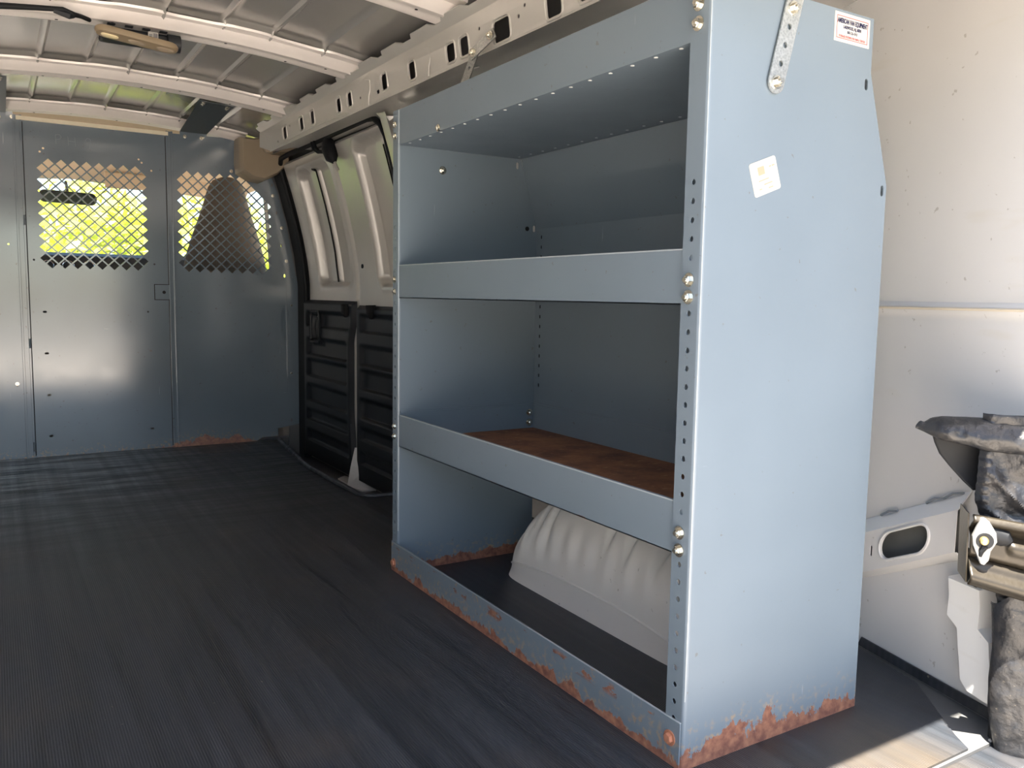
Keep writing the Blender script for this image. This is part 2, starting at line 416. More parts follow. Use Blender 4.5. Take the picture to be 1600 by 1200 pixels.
# right rear wall: slants inwards towards the back door, ridge at waist height, diagonal stiffener
WA = Vector((.661, .162, 0)); WB = Vector((.579, -.158, 0)); WD = (WB-WA).normalized(); WN = Vector((-WD.y, WD.x, 0))  # WN should face the aisle
if WN.x > 0: WN = -WN
def wpt(s_, z, o=0): p = WA+WD*s_+WN*o; return (p.x, p.y, z)
mb = MB()
hole = [(.131+p[0]*.93, .2625+p[1]+p[0]*.93*.47) for p in slot((0, 0), .124, .052, 7)]
def wallprof(s_, v):
    z = -.03+v*1.62
    o = 0
    d = abs(z-.708)
    if d < .012: o = .007*(1-(d/.012)**2)
    return wpt(-.50+s_*.90, z, o)
mb.grid(2, 300, wallprof)
struct(mb.build('wall_right_rear', M['white'], smooth=True))
mb = MB()
# ridge in a slightly yellower sealed seam
mb.box((0, 0, 0), (0, 0, 0)) if False else None
seam = [wpt(-.02, .7085, .007), wpt(.40, .7085, .007)]
mb.tube(seam, .0028, 6); o = mb.build('trim_1', plain('yellowed_sealer', (.60, .53, .42), .6)); struct(o)

# stiffener ledge on the rear wall
t = struct(thing('trim_2', wpt(.1, .25), None, None) if False else bpy.data.objects.new('trim_2', None)); col.objects.link(t); t.location = Vector(wpt(.11, .25))
def ledge(s_, k, o):  # k 0 top-back .. ; lines rise along s
    tops = .267+(s_+.012)*.461; f = .235+(s_+.012)*.46; b = .151+(s_+.012)*.486; l = .141+(s_+.013)*.47
    return wpt(s_, {0: tops, 1: f, 2: b, 3: l}[k], o)
s0, s1 = -.10, .25
mb = MB()
mb.hull([ledge(s0, 0, .0), ledge(s0, 0, .003), ledge(s0, 1, .032), ledge(s0, 1, .028)], [ledge(s1, 0, .0), ledge(s1, 0, .003), ledge(s1, 1, .032), ledge(s1, 1, .028)])
def fface(u, v, w_):   # u along s, v 0..1 between bottom and top of the face
    a = Vector(ledge(u, 2, .032-w_)); b_ = Vector(ledge(u, 1, .032-w_)); return a+(b_-a)*v
hb = []
for (hs, hz) in hole:
    bz = .151+(hs+.012)*.486; tz = .235+(hs+.012)*.46; hb.append((hs, (hz-bz)/(tz-bz)))
sl = []
for (a, b_) in slot((.046, .220), .006, .022):
    bz = .151+(a+.012)*.486; tz = .235+(a+.012)*.46; sl.append((a, (b_-bz)/(tz-bz)))
mb.plate([(s0, 0), (s1, 0), (s1, 1), (s0, 1)], [hb, sl], fface, .002)
mb.hull([ledge(s0, 2, .032), ledge(s0, 2, .026), ledge(s0, 3, .0), ledge(s0, 3, .006)], [ledge(s1, 2, .032), ledge(s1, 2, .026), ledge(s1, 3, .0), ledge(s1, 3, .006)])
led = mb.build('ledge_face', M['white'], t)
mb = MB()
rim = [fface(a+(a-.131)*.06, b_+(b_-.57)*.10, -.001) for a, b_ in hb]; mb.tube(rim+[rim[0], rim[1]], .003, 6)
mb.build('slot_rim', M['white'], t, smooth=True)
mb = MB(); mb.plate([(s0+.02, -.02), (s1, -.02), (s1, .98), (s0+.02, .98)], [], lambda u, v, w_: Vector(fface(u, v, w_))+WN*(-.022), .001)
mb.build('slot_backing', plain('slot_inside_grey', (.12, .12, .11), .8), t)
mb = MB()
for s_ in (.175, .215, .06): mb.tube([ledge(s_-.022, 0, .006), tuple(Vector(ledge(s_, 0, .007))+Vector((0, 0, .004))), ledge(s_+.022, 0, .006)], .0022, 6)
mb.build('sealer_bead', plain('grey_sealer', (.20, .22, .24), .7), t, smooth=True)

# white rear door pillar flange standing on that wall
mb = MB()
prof = [(.236, .232), (.240, .20), (.238, .165), (.262, .150), (.266, .12), (.272, .09), (.276, .062), (.292, .048), (.325, .045)]
rings = []
for s_, z in prof: rings.append([wpt(s_, z, .0), wpt(s_+.004, z, .030), wpt(s_+.012, z, .038), wpt(s_+.08, z, .040), wpt(s_+.08, z, .0)])
mb.loft(rings)
o = mb.build('trim_3', wallwhite('pillar_flange_white', (.74, .73, .71)), smooth=True); struct(o)

# right wall behind the shelves and left wall, rear header
def wprof(z):       # x of right side skin inside
    return .62 if z < .75 else .62-.16*((z-.75)/.58)**1.5
mb = MB()
zs = [-.03, .4, .75, .9, 1.05, 1.2, 1.33, 1.43]
mb.loft([[(wprof(z), y, z) for z in zs] for y in (.60, 1.86)], caps=False, closed=False)
struct(mb.build('wall_right', M['white'], smooth=True))
mb = MB()
zs2 = [-.13, .4, .75, .9, 1.05, 1.2, 1.33, 1.43]
mb.loft([[(wprof(z)-.08, y, z) for z in zs2] for y in (1.84, 3.34)], caps=False, closed=False)
mb.box((.40, 1.84, -.13), (.64, 1.852, 1.3)); mb.box((.455, 3.14, -.13), (.56, 3.15, 1.25))
struct(mb.build('wall_right_front', M['channel']))
mb = MB()
mb.loft([[(-.92-wprof(z)+.05, y, z) for z in zs] for y in (-.19, 3.3)], caps=False, closed=False)
struct(mb.build('wall_left', plain('left_side_pale_paint', (.74, .74, .74), .4), smooth=True))
mb = MB(); mb.box((-1.42, -.36, 1.25), (.60, -.32, 1.57)); 
struct(mb.build('wall_rear', M['white']))

# roof skin: shallow pressed cells between beads
def skin(x):
    return zr(x)+.048-(.9*max(0, x-.20)**1.6+.9*max(0, -1.12-x)**1.6)
BOWS = [1.09, 1.76, 2.475, 3.19]
seams = [-1.15, -.98, -.84, -.70, -.56, -.425, -.27, -.125, .03]
def roof_fn(u, v):
    x = -1.50+u*2.20; y = -.34+v*3.74
    z = skin(x)*sstep(.45, .65, y)+(zr(x)+.048)*(1-sstep(.45, .65, y))
    if -1.1 < x < .18:
        d = min(abs(x-s_) for s_ in seams)
        z -= .010*(1-sstep(.0, .012, d))
    k = [i for i, s_ in enumerate(seams) if s_ < x]
    ph = len(k) % 2
    db = min(abs(y-b) for b in BOWS+[.42, -.2])
    z -= (.018 if ph else .010)*(1-sstep(.06+.012*ph, .088+.012*ph, db))
    return (x, y, z)
mb = MB(); mb.grid(260, 330, roof_fn)
struct(mb.build('ceiling', M['roof'], smooth=True, recalc=False))
mb = MB(); mb.box((.16, .65, 1.515), (.62, 3.3, 1.53)); mb.box((-1.5, -.36, 1.57), (.80, 3.3, 1.58))
mb.box((.60, .60, 1.30), (.62, 3.3, 1.56)); struct(mb.build('ceiling_outer', M['channel']))

# roof bows
def bow(y0, name_i, wv=True):
    o = bpy.data.objects.new('trim_%d' % (10+name_i), None); col.objects.link(o); o['kind'] = 'structure'; o.location = (-.46, y0, zr(-.46))
    xs = [-1.30+i*(1.46)/90 for i in range(91)]
    mb = MB(); rings = []
    for x in xs:
        z = zr(x)
        k = len([1 for s_ in seams if s_ < x]) % 2
        # smoothed wave of rear flange
        wv_ = 0
        for i_, s_ in enumerate(seams): wv_ += (1 if i_ % 2 == 0 else -1)*sstep(s_-.03, s_+.03, x)
        f = .012*wv_
        rings.append([(x, y0-.076-f, z+.034), (x, y0-.074-f, z+.027), (x, y0-.052, z+.026), (x, y0-.044, z+.014), (x, y0-.036, z+.008), (x, y0-.028, z+.000), (x, y0-.018, z-.001), (x, y0-.010, z+.003), (x, y0+.012, z+.003), (x, y0+.018, z), (x, y0+.040, z), (x, y0+.046, z+.006), (x, y0+.048, z+.022), (x, y0+.060, z+.024), (x, y0+.066+f*.3, z+.034)])
    mb.loft(rings, caps=False, closed=False)
    mb.build('roof_bow', M['bow'], o, smooth=True)
    mb = MB()
    for i in range(9):
        x = -1.16+i*.155+.02*sin(i*3); z = zr(x); mb.cyl((x, y0+.029 if i % 2 else y0+.001, z+.0035 if i % 2 == 0 else z+.0004), (0, 0, -1), .0042, .0012, 10)
    mb.build('bow_hole', M['dark'], o)['kind'] = 'stuff'
    return o
for i, y in enumerate(BOWS): bow(y, i)

# side rail with slots along the right roof edge
XR = .15
rail = bpy.data.objects.new('trim_20', None); col.objects.link(rail); rail.location = (XR, 1.3, 1.30); struct(rail)
holes = [(2.488, 1.350, .042, .044), (2.277, 1.351, .040, .042), (2.151, 1.353, .038, .042), (1.88, 1.347, .036, .042), (1.779, 1.347, .034, .041), (1.496, 1.345, .038, .042), (1.304, 1.337, .038, .043), (1.074, 1.332, .042, .041), (1.002, 1.331, .040, .042), (.824, 1.325, .068, .046), (.614, 1.322, .052, .044), (.500, 1.322, .048, .040), (.38, 1.322, .05, .04), (.22, 1.322, .05, .04)]
small = [(1.55, 1.327, .022, .012), (.923, 1.352, .010, .008), (.722, 1.351, .009, .008), (.75, 1.335, .010, .009), (2.594, 1.331, .014, .008), (2.42, 1.365, .012, .007), (1.69, 1.335, .012, .008)]
HL = [rrect((a, b), w_, h_, .008) for a, b, w_, h_ in holes]+[slot((a, b), w_, h_) for a, b, w_, h_ in small]
def zrail(y): return 1.298+.0085*(y-1.1)  # bottom edge climbs slightly to the front
RT = [(2.86, 1.405), (.02, 1.385)]
mb = MB()
mb.plate([(.02, zrail(.02)), (2.72, zrail(2.72)), (2.86, 1.345), (2.86, 1.405), (1.6, 1.398), (.02, 1.385)], HL, lambda u, v, w_: (XR+w_+.004*sin(v*40), u, v), .002)
mb.build('rail_face', M['rail'], rail)
mb = MB()
for a, b, w_, h_ in holes:
    L = rrect((a, b), w_+.010, h_+.010, .012); pts = [(XR-.0005+.004*sin(v*40), u, v) for u, v in L]; mb.tube(pts+[pts[0], pts[1]], .0028, 6)
mb.build('slot_flange', M['rail'], rail, smooth=True)
mb = MB()
ys = [2.86-i*.02 for i in range(143)]
rings = []
for y in ys:
    tooth = .016 if (y*5.2) % 1 < .62 else .004
    z = 1.385+.007*(y-.02)
    rings.append([(XR+.004, y, z-.002), (XR-.002, y, z+.006), (XR-.012, y, z+.012), (XR-.012-tooth, y, z+.016+tooth*.5), (XR-.010-tooth, y, z+.019+tooth*.5), (XR+.02, y, z+.026)])
mb.loft(rings, caps=False, closed=False)
mb.build('rail_flange', M['rail'], rail, smooth=True)
mb = MB()   # underside of the rail sweeping out to the door frame
rings = []
for i in range(58):
    y = .02+i*(2.70/57); z = zrail(y)
    dip = .010*sstep(1.45, 1.25, y)*sstep(1.05, 1.15, y)
    rings.append([(XR+.004*sin(z*40), y, z), (XR+.003, y, z-.005), (XR+.04, y, z+.004-dip), (XR+.09, y, z+.020), (XR+.14, y, z+.026), (XR+.155, y, z+.020), (.33, y, z+.022)])
mb.loft(rings, caps=False, closed=False)
mb.build('rail_underside', M['rail'], rail, smooth=True)
mb = MB()   # overlapping joint pressings
for (ya, yb) in ((1.20, 1.395), (1.62, 1.86)):
    mb.tube([(XR-.001, ya, 1.30), (XR-.002, ya-.004, 1.325), (XR-.001, ya-.012, 1.345), (XR-.001, ya-.01, 1.372), (XR-.001, ya+.03, 1.382), (XR-.001, yb, 1.386)], .0022, 6)
mb.tube([(XR, 1.20, 1.302), (XR+.01, 1.19, 1.296), (XR+.06, 1.17, 1.31), (XR+.1, 1.10, 1.318)], .0022, 6)
mb.tube([(XR-.001, 2.60, 1.315), (XR-.001, 2.2, 1.318), (XR-.001, 1.95, 1.312), (XR-.001, 1.80, 1.305)], .0022, 6)
mb.build('pressed_seam', M['rail'], rail, smooth=True)
mb = MB(); mb.box((XR+.05, .0, 1.32), (XR+.055, 2.84, 1.50)); mb.build('inner_backing', M['channel'], rail)

# ---------------------------------------------------------------- side cargo doors
def g(z): return .42 if z < .75 else .42-.13*((z-.75)/.58)**1.5
def door(idx, y0, y1, rec, ribs, zb=-.07):
    d = bpy.data.objects.new('door_%d' % idx, None); col.objects.link(d); struct(d); d.location = (.44, (y0+y1)/2, zb)
    ra, rb, rz0, rz1 = rec
    def fn(u, v):
        y = y0+u*(y1-y0); z = zb+v*(1.318-zb)
        yy = y
        x = g(z)+.006
        # window pressing with rounded corners; edges lean with the body
        r = .05; cy, cz = (ra+rb)/2, (rz0+rz1)/2; hw, hh = (rb-ra)/2, (rz1-rz0)/2
        qx, qz = abs(yy-cy)-hw+r, abs(z-cz)-hh+r
        sd_ = sqrt(max(qx, 0)**2+max(qz, 0)**2)+min(max(qx, qz), 0)-r
        dep = 1-sstep(-.014, .002, sd_)
        x += .042*dep
        if dep > .5:
            for (a, b_, h_) in ribs:
                x -= h_*sstep(a-.006, a+.006, yy)*(1-sstep(b_-.006, b_+.006, yy))*sstep(0, .02, z-rz0-.005)*1
        # raised border around pressing
        x -= .006*math.exp(-((sd_-.012)/.009)**2)
        edge_ = min(yy-y0, y1-yy, 1.318-z); x += .018*(1-sstep(0, .016, edge_))
        return (x, y, z)
    mb = MB(); mb.grid(int((y1-y0)/.006), 190, fn)
    mb.build('inner_panel', M['body'], d, smooth=True)
    return d
# door 1 (front leaf, towards the partition) and door 2 (rear leaf)
d1 = door(1, 2.43, 3.06, (2.485, 2.90, .755, 1.262), [(2.695, 2.78, .022)])
d2 = door(2, 1.80, 2.418, (1.84, 2.19, .75, 1.285), [(1.96, 2.03, .02)])
mb = MB(); mb.tube([(g(z)+.022, 2.692-.012*(z-.77), z) for z in (.77, .9, 1.0, 1.1, 1.2, 1.235, 1.245)], .0035, 6)
mb.tube([(g(1.245)+.02, 2.69, 1.245), (g(1.25)+.02, 2.72, 1.252)], .006, 6); mb.build('panel_gap', M['dark'], d1)
mb = MB(); mb.tube([(g(z)+.024, 1.955, z) for z in (.77, .9, 1.0, 1.1, 1.2, 1.25)], .003, 6); mb.build('panel_gap', M['dark'], d2)
mb = MB()
mb.cyl((.413, 2.335, .83), (-1, 0, 0), .009, .004, 12); mb.build('hole_plug', M['dark'], d2)
# black lower trims with moulded ribs
def lower_trim(d, y0, y1, cut, handle, ztop):
    def prof(u, v):
        z = -.055+v*(ztop+.055)
        ya = y0; yb = y1
        if cut: ya = y0+cut*sstep(.62, .50, z)*(1-.6*sstep(.25, .05, z))
        y = ya+u*(yb-ya)
        x = .405
        zz = z-.10*(y-y0)*0
        # stepped horizontal mouldings, shallow on the frame of the trim
        inn = sstep(0, .03, u*(yb-ya)-.035)*sstep(0, .03, (1-u)*(yb-ya)-.045)
        for k, (a, b_) in enumerate(((.565, .625), (.43, .50), (.33, .40), (.21, .28), (.12, .16), (.02, .06))):
            x += .016*inn*sstep(a-.006, a+.006, zz)*(1-sstep(b_-.006, b_+.02, zz))
        if handle:
            qy, qz = abs(y-handle[0])-.055, abs(z-handle[1])-.062
            s_ = max(qy, qz); x = x if s_ > .03 else x*sstep(.0, .03, s_)+(.404+.012*0)*(1-sstep(.0, .03, s_))
            x += .030*(1-sstep(-.02, .0, s_))
        e = min(u*(yb-ya), (1-u)*(yb-ya), ztop-z); x += .02*(1-sstep(0, .018, e))
        return (x, y, z)
    mb = MB(); mb.grid(90, 200, prof)
    return mb.build('lower_trim', M['blackplastic'], d, smooth=True)
lt1 = lower_trim(d1, 2.428, 3.09, .035, (2.90, .565), .688)
lt2 = lower_trim(d2, 1.80, 2.405, 0, None, .672)
mb = MB()
pts = [(.402, 2.90+.072*cos(a)*(1 if True else 1), .565+.078*sin(a)) for a in [2*pi*i/24 for i in range(25)]]
pts = [(.402, 2.90+max(-.062, min(.062, .085*cos(a))), .565+max(-.070, min(.070, .095*sin(a)))) for a in [2*pi*i/28 for i in range(29)]]
mb.tube(pts, .007, 8); mb.build('handle_bezel', M['blackplastic'], lt1, smooth=True)
mb = MB(); mb.tube([(.425, 2.875, .615), (.405, 2.872, .60), (.400, 2.870, .565), (.405, 2.872, .53), (.425, 2.875, .515)], [.008, .011, .012, .011, .008], 8)
mb.build('door_handle', M['blackplastic'], lt1, smooth=True)
for lt, y in ((lt1, 2.50), (lt2, 2.22)):
    mb = MB(); mb.tube([(.400, y, .675), (.401, y, .64), (.402, y, .62)], [.020, .019, .006], 12); mb.build('clip_recess', M['dark'], lt, smooth=True)
# white sill and folded flange showing at the foot of the door gap
mb = MB()
mb.hull([(.40, 2.60, -.098), (.445, 2.64, -.098), (.51, 2.35, -.098), (.40, 2.31, -.098)], [(.40, 2.60, -.092), (.445, 2.64, -.092), (.51, 2.35, -.092), (.40, 2.31, -.092)])
sill = mb.build('trim_4', M['white']); struct(sill)
mb = MB(); mb.loft([[(.37, 2.41, -.092), (.455, 2.30, -.092), (.47, 2.33, -.092), (.42, 2.46, -.092)], [(.385, 2.405, .0), (.425, 2.34, .0), (.43, 2.37, .0), (.405, 2.43, .0)], [(.405, 2.41, .075), (.41, 2.40, .075), (.412, 2.405, .075), (.407, 2.415, .075)]])
mb.build('folded_flange', M['white'], sill)
# black weather seal round the opening
mb = MB()
pts = [(g(z)-.002, 3.075+.025*sstep(.7, 1.3, z)*0, z) for z in (-.06, .2, .4, .6, .75, .9, 1.0, 1.1, 1.2, 1.26)]
pts += [(.296, 3.06, 1.305), (.285, 3.01, 1.328)]+[(.284, y, 1.333) for y in (2.9, 2.7, 2.5, 2.3, 2.1, 1.97)]+[(.286, 1.91, 1.326), (.295, 1.872, 1.30), (.305, 1.850, 1.26), (.322, 1.838, 1.18), (.35, 1.83, 1.05), (.39, 1.828, .9), (.41, 1.826, .7)]
mb.tube(pts, .011, 8); struct(mb.build('trim_5', M['blackrubber'], smooth=True))
mb = MB()
mb.loft([[(g(z)-.012, 3.075, z), (g(z)-.012, 3.172, z), (g(z)+.03, 3.172, z), (g(z)+.03, 3.075, z)] for z in (-.08, .2, .5, .75, .9, 1.05, 1.2, 1.30)])
struct(mb.build('trim_6', M['blackrubber'], smooth=True))
mb = MB(); mb.box((.434, 3.165, .075), (.452, 3.175, .245)); struct(mb.build('trim_33', plain('beige_pillar_trim', (.34, .30, .27), .6)))
mb = MB(); mb.loft([[(g(z)-.058, 3.186, z), (g(z)-.058, 3.198, z), (.54, 3.198, z), (.54, 3.186, z)] for z in (-.1, .2, .5, .75, .9, 1.05, 1.2, 1.36)]); struct(mb.build('trim_35', M['channel']))
# body flange left of the shelf: pressed pillar with diagonal gusset
mb = MB()
mb.loft([[(g(z)-.03, 1.76, z), (g(z)-.034, 1.80, z), (g(z)-.02, 1.832, z), (g(z)+.05, 1.80, z)] for z in (0, .3, .6, .75, .9, 1.05, 1.2, 1.32)], closed=False, caps=False)
mb.tube([(.27, 1.84, 1.335), (.285, 1.80, 1.30), (.30, 1.77, 1.24), (.34, 1.76, 1.10)], .008, 6)
struct(mb.build('trim_7', M['body'], smooth=True))

# door contact arm with looped hoses
t = thing('door_wiring_boot', (.285, 2.42, 1.35), 'black plastic bracket with two looped hoses at the top of the side door', 'wiring boot')
mb = MB(); mb.box((.262, 2.46, 1.352), (.30, 2.60, 1.362)); mb.box((.268, 2.43, 1.346), (.292, 2.50, 1.356)); mb.build('bracket', M['blackplastic'], t, bevel=.002)
for k in (0, 1):
    mb = MB(); dy = .028*k
    mb.tube([(.276, 2.53-dy, 1.352), (.270, 2.53-dy, 1.325), (.268, 2.50-dy, 1.30), (.272, 2.46-dy*.6, 1.283), (.285, 2.42-dy*.4, 1.28), (.298, 2.385-dy*.2, 1.287)], .0065, 8)
    mb.build('hose', M['blackrubber'], t, smooth=True)
mb = MB(); mb.tube([(.292, 2.40, 1.325), (.290, 2.385, 1.31), (.288, 2.37, 1.28), (.292, 2.355, 1.25), (.300, 2.345, 1.232)], [.016, .026, .030, .026, .010], 10); mb.build('rubber_boot', M['blackrubber'], t, smooth=True)
mb = MB(); mb.tube([(.300, 2.352, 1.24), (.304, 2.335, 1.215), (.31, 2.33, 1.20)], .006, 8); mb.build('plug', M['body'], t, smooth=True)

# tan moulded trim where the partition meets the roof rail
t = thing('pillar_trim_cover', (.24, 3.08, 1.30), 'shiny tan plastic corner cover above the partition beside the side door', 'trim cover')
mb = MB()
O = [(.116, 1.418), (.17, 1.418), (.20, 1.425), (.215, 1.365), (.26, 1.352), (.345, 1.350), (.345, 1.318), (.285, 1.262), (.22, 1.228), (.165, 1.236), (.118, 1.262), (.112, 1.31)]
def trimring(y, k, dz=0): cx, cz = .215, 1.33; return [(cx+(x-cx)*k, y, cz+(z-cz)*k+dz) for x, z in O]
mb.loft([trimring(3.172, 1), trimring(3.09, 1.0), trimring(3.06, .965), trimring(3.045, .88)])
mb.build('cover_shell', M['tan'], t, smooth=True)
mb = MB(); mb.hull([(.205, 3.03, 1.385), (.225, 3.02, 1.352), (.348, 2.86, 1.352), (.348, 2.86, 1.375)], [(.205, 3.10, 1.385), (.225, 3.10, 1.352), (.348, 3.10, 1.352), (.348, 3.10, 1.375)]); mb.build('cover_lip', M['tan'], t, bevel=.004)

# ================================================================== PARTITION
part = thing('bulkhead_partition', (-.46, PY, 0), 'blue-grey steel bulkhead across the van with two diamond mesh windows', 'partition')
def diamonds(x0, z0, cols, rows, px, pz, keep):
    hs = []; w_ = .0056
    hx, hz = px/2-w_*.72, pz/2-w_*.72
    for r in range(2*rows-1):
        odd = r % 2
        for c in range(-1, cols+1):
            cx = x0+(c+.5+(.0 if not odd else -.5))*px+(0 if not odd else 0)
            cz = z0-(r+1)*pz/2
            if odd and not (0 <= c <= cols): continue
            if not odd and not (0 <= c < cols): continue
            if keep(cx, cz, odd): hs.append([(cx-hx, cz), (cx, cz-hz), (cx+hx, cz), (cx, cz+hz)])
    return hs
pf = lambda u, v, w_: (u, PY-w_, v)
dia1 = diamonds(-.668, 1.264, 8, 10, .0478, .0463, lambda x, z, o: True)
R1 = (-.70, -.255, .795, 1.27)
dia2 = diamonds(-.118, 1.264, 8, 10, .0478, .0463, lambda x, z, o: x < .175+.10*sstep(1.26, 1.12, z) and x > -.135)
R2 = (-.150, .282, .795, 1.27)
def rect(r): return [(r[0], r[2]), (r[1], r[2]), (r[1], r[3]), (r[0], r[3])]
def hexslots(l, w_=.010, h_=.006): return [slot((x, z), w_, h_, 3) for x, z in l]
# left panel
mb = MB(); mb.plate([(-1.345, .0), (-.765, .0), (-.765, 1.435), (-.95, 1.425), (-1.15, 1.38), (-1.30, 1.2)], [circ((-.791, .311), .004, 8), circ((-.80, .9), .004, 8)], pf, .002)
mb.build('left_panel', M['paint_part'], part)
# door panel in the middle
dh = [(-.679, .622), (-.678, .446), (-.675, .267), (-.674, .09), (-.27, .095)]
dr = [(-.274, .624), (-.268, .449)]
mb = MB(); mb.plate([(-.735, .002), (-.182, .002), (-.182, .675), (-.182, 1.405), (-.735, 1.405)], [rect(R1)]+[slot(c, .016, .009, 3) for c in dh+[(-.677, .802), (-.275, .801)]]+[circ(c, .0045, 8) for c in dr+[(-.711, .839), (-.242, .836), (-.674, 1.285), (-.661, 1.30), (-.295, 1.29), (-.283, 1.277), (-.244, 1.246)]], lambda u, v, w_: (u, PY-.004-w_, v), .002)
dp = mb.build('door_panel', M['paint_part'], part)
mb = MB(); mb.plate(rect(R1), dia1, lambda u, v, w_: (u, PY-.004-w_, v), .002); mb.build('window_grille', M['paint_part'], dp)
# right panel with stepped foot and curved outer edge
edge_pts = [(z, {}) for z in ()]
rcont = [(.305, .018), (.305, .055), (.436, .075), (.436, .14), (.434, .269), (.424, .586), (.395, .836), (.356, 1.049), (.315, 1.198), (.275, 1.29), (.20, 1.38), (.13, 1.425), (-.155, 1.418)]
rh = [(.293, 1.178), (.334, 1.029), (.354, .871)]
mb = MB(); mb.plate([(-.155, .0), (.20, .0), (.228, .017)]+rcont, [rect(R2)]+[slot(c, .007, .016, 3) for c in [(.261, 1.232), (.290, 1.228), (.310, 1.099), (.332, .945), (.345, .80), (.371, .093)]]+[circ((.30, 1.245), .004, 8)], pf, .002)
rp = mb.build('right_panel', M['paint_part'], part)
mb = MB(); mb.plate(rect(R2), dia2, pf, .002); mb.build('window_grille', M['paint_part'], rp)
for c in [(.293, 1.178), (.334, 1.029), (.354, .871), (.377, .658), (.373, .325), (-.021, 1.413), (-.768, 1.415), (-.791, .32), (.101, 1.275), (.262, 1.104)]:
    bolt(part, (c[0], PY-.003, c[1]), (0, -1, 0), ME_RIVET, name='rivet')
# vertical U-shaped posts beside the door
for (a, b_) in ((-.768, -.735), (-.182, -.153)):
    mb = MB(); mb.box((a, PY-.012, .0), (a+.008, PY-.002, 1.425)); mb.box((b_-.008, PY-.012, .0), (b_, PY-.002, 1.425)); mb.box((a, PY-.004, .0), (b_, PY-.002, 1.425)); mb.build('door_post', M['paint_part'], part, bevel=.001)
    mb = MB(); x_ = b_+.002 if a < -.5 else a-.002
    mb.box((x_-.0015, PY-.0065, .01), (x_+.0015, PY-.0055, 1.40)); mb.build('door_gap', M['dark'], part)
for z in (.05, .49, 1.0, 1.34):
    mb = MB(); mb.tube([(-.738, PY-.014, z-.02), (-.738, PY-.014, z+.02)], .004, 8); mb.build('hinge', M['paint_part'], part, smooth=True)
# lock plate
mb = MB(); mb.plate([(-.243, .680), (-.178, .680), (-.178, .745), (-.243, .745)], [circ((-.205, .712), .0075, 12)], lambda u, v, w_: (u, PY-.007-w_, v), .002); mb.build('lock_plate', M['paint_part'], part)
mb = MB(); mb.box((-.246, PY-.0068, .677), (-.175, PY-.0062, .748)); mb.build('lock_gap', M['dark'], part)
# cream seal strip over the door
mb = MB(); mb.box((-.755, PY-.014, 1.405), (-.172, PY-.006, 1.421)); mb.build('door_seal', M['cream'], part)
# seam overlap at right
mb = MB(); mb.box((.352, PY-.0055, .235), (.434, PY-.0035, .80)); mb.build('edge_strip', M['paint_part'], part)
# scratched writing
def text(name, s_, size, mat, parent, origin, xdir, ydir, ext=.0002, sx=1, align='LEFT', bold=.0):
    cu = bpy.data.curves.new(name, 'FONT'); cu.body = s_; cu.size = size; cu.extrude = ext; cu.align_x = align; cu.space_character = 1.02; cu.offset = bold
    to = bpy.data.objects.new(name, cu); col.objects.link(to)
    dg = bpy.context.evaluated_depsgraph_get(); me = bpy.data.meshes.new_from_object(to.evaluated_get(dg))
    bpy.data.objects.remove(to)
    xd = Vector(xdir).normalized(); yd = Vector(ydir).normalized(); nn = xd.cross(yd)
    off = wloc(parent)
    for v in me.vertices: v.co = Vector(origin)+xd*v.co.x*sx+yd*v.co.y+nn*v.co.z-off
    me.materials.clear(); me.materials.append(mat)
    o = bpy.data.objects.new(name, me); col.objects.link(o); o.parent = parent; return o
mb = MB()
def stroke(pts): mb.tube([(x, PY-.0062, z) for x, z in pts], .0008, 4)
stroke([(-.612, 1.322), (-.614, 1.360)]); stroke([(-.614, 1.360), (-.598, 1.362), (-.592, 1.352), (-.598, 1.344), (-.612, 1.342)])
stroke([(-.566, 1.320), (-.568, 1.358)]); stroke([(-.540, 1.319), (-.542, 1.357)]); stroke([(-.567, 1.340), (-.541, 1.338)])
stroke([(-.482, 1.346), (-.484, 1.356), (-.494, 1.358), (-.502, 1.350), (-.497, 1.341), (-.484, 1.342), (-.482, 1.354), (-.488, 1.315)])
mb.build('scratched_lettering', plain('bare_scratch', (.20, .235, .26), .4), dp)
# dark hanger plates up to the roof bow
for (xa, xb, xc, xd_) in ((-.169, -.043, -.121, -.006), (-.93, -.794, -.92, -.789)):
    mb = MB(); ya, yb = 2.520, 3.170
    def hp(u, v, w_, xa=xa, xb=xb, xc=xc, xd_=xd_):
        x = (xa+(xb-xa)*u)*(1-v)+(xc+(xd_-xc)*u)*v; return (x, ya+(yb-ya)*v, (zr(x)-.004)*(1-v)+1.432*v-w_)
    mb.plate([(0, 0), (1, 0), (1, 1), (0, 1)], [circ((.25+.5*0, .06), .02, 8)], hp, .003)
    hpo = mb.build('roof_hanger_plate', M['bracket'], part)
    mb = MB(); mb.box((xc, PY-.006, 1.395), (xd_, PY-.003, 1.432)); mb.build('plate_foot', M['paint_part'], hpo)
    for u in (.15, .85):
        for dv in (.025, .07):
            p_ = Vector(hp(u, dv, .003)); bolt(hpo, p_, (0, 0, -1), ME_SMALL)
    for u in (.18, .8): p_ = Vector(hp(u, 1, 0)); bolt(hpo, (p_.x, PY-.006, 1.41), (0, -1, 0), ME_SMALL)

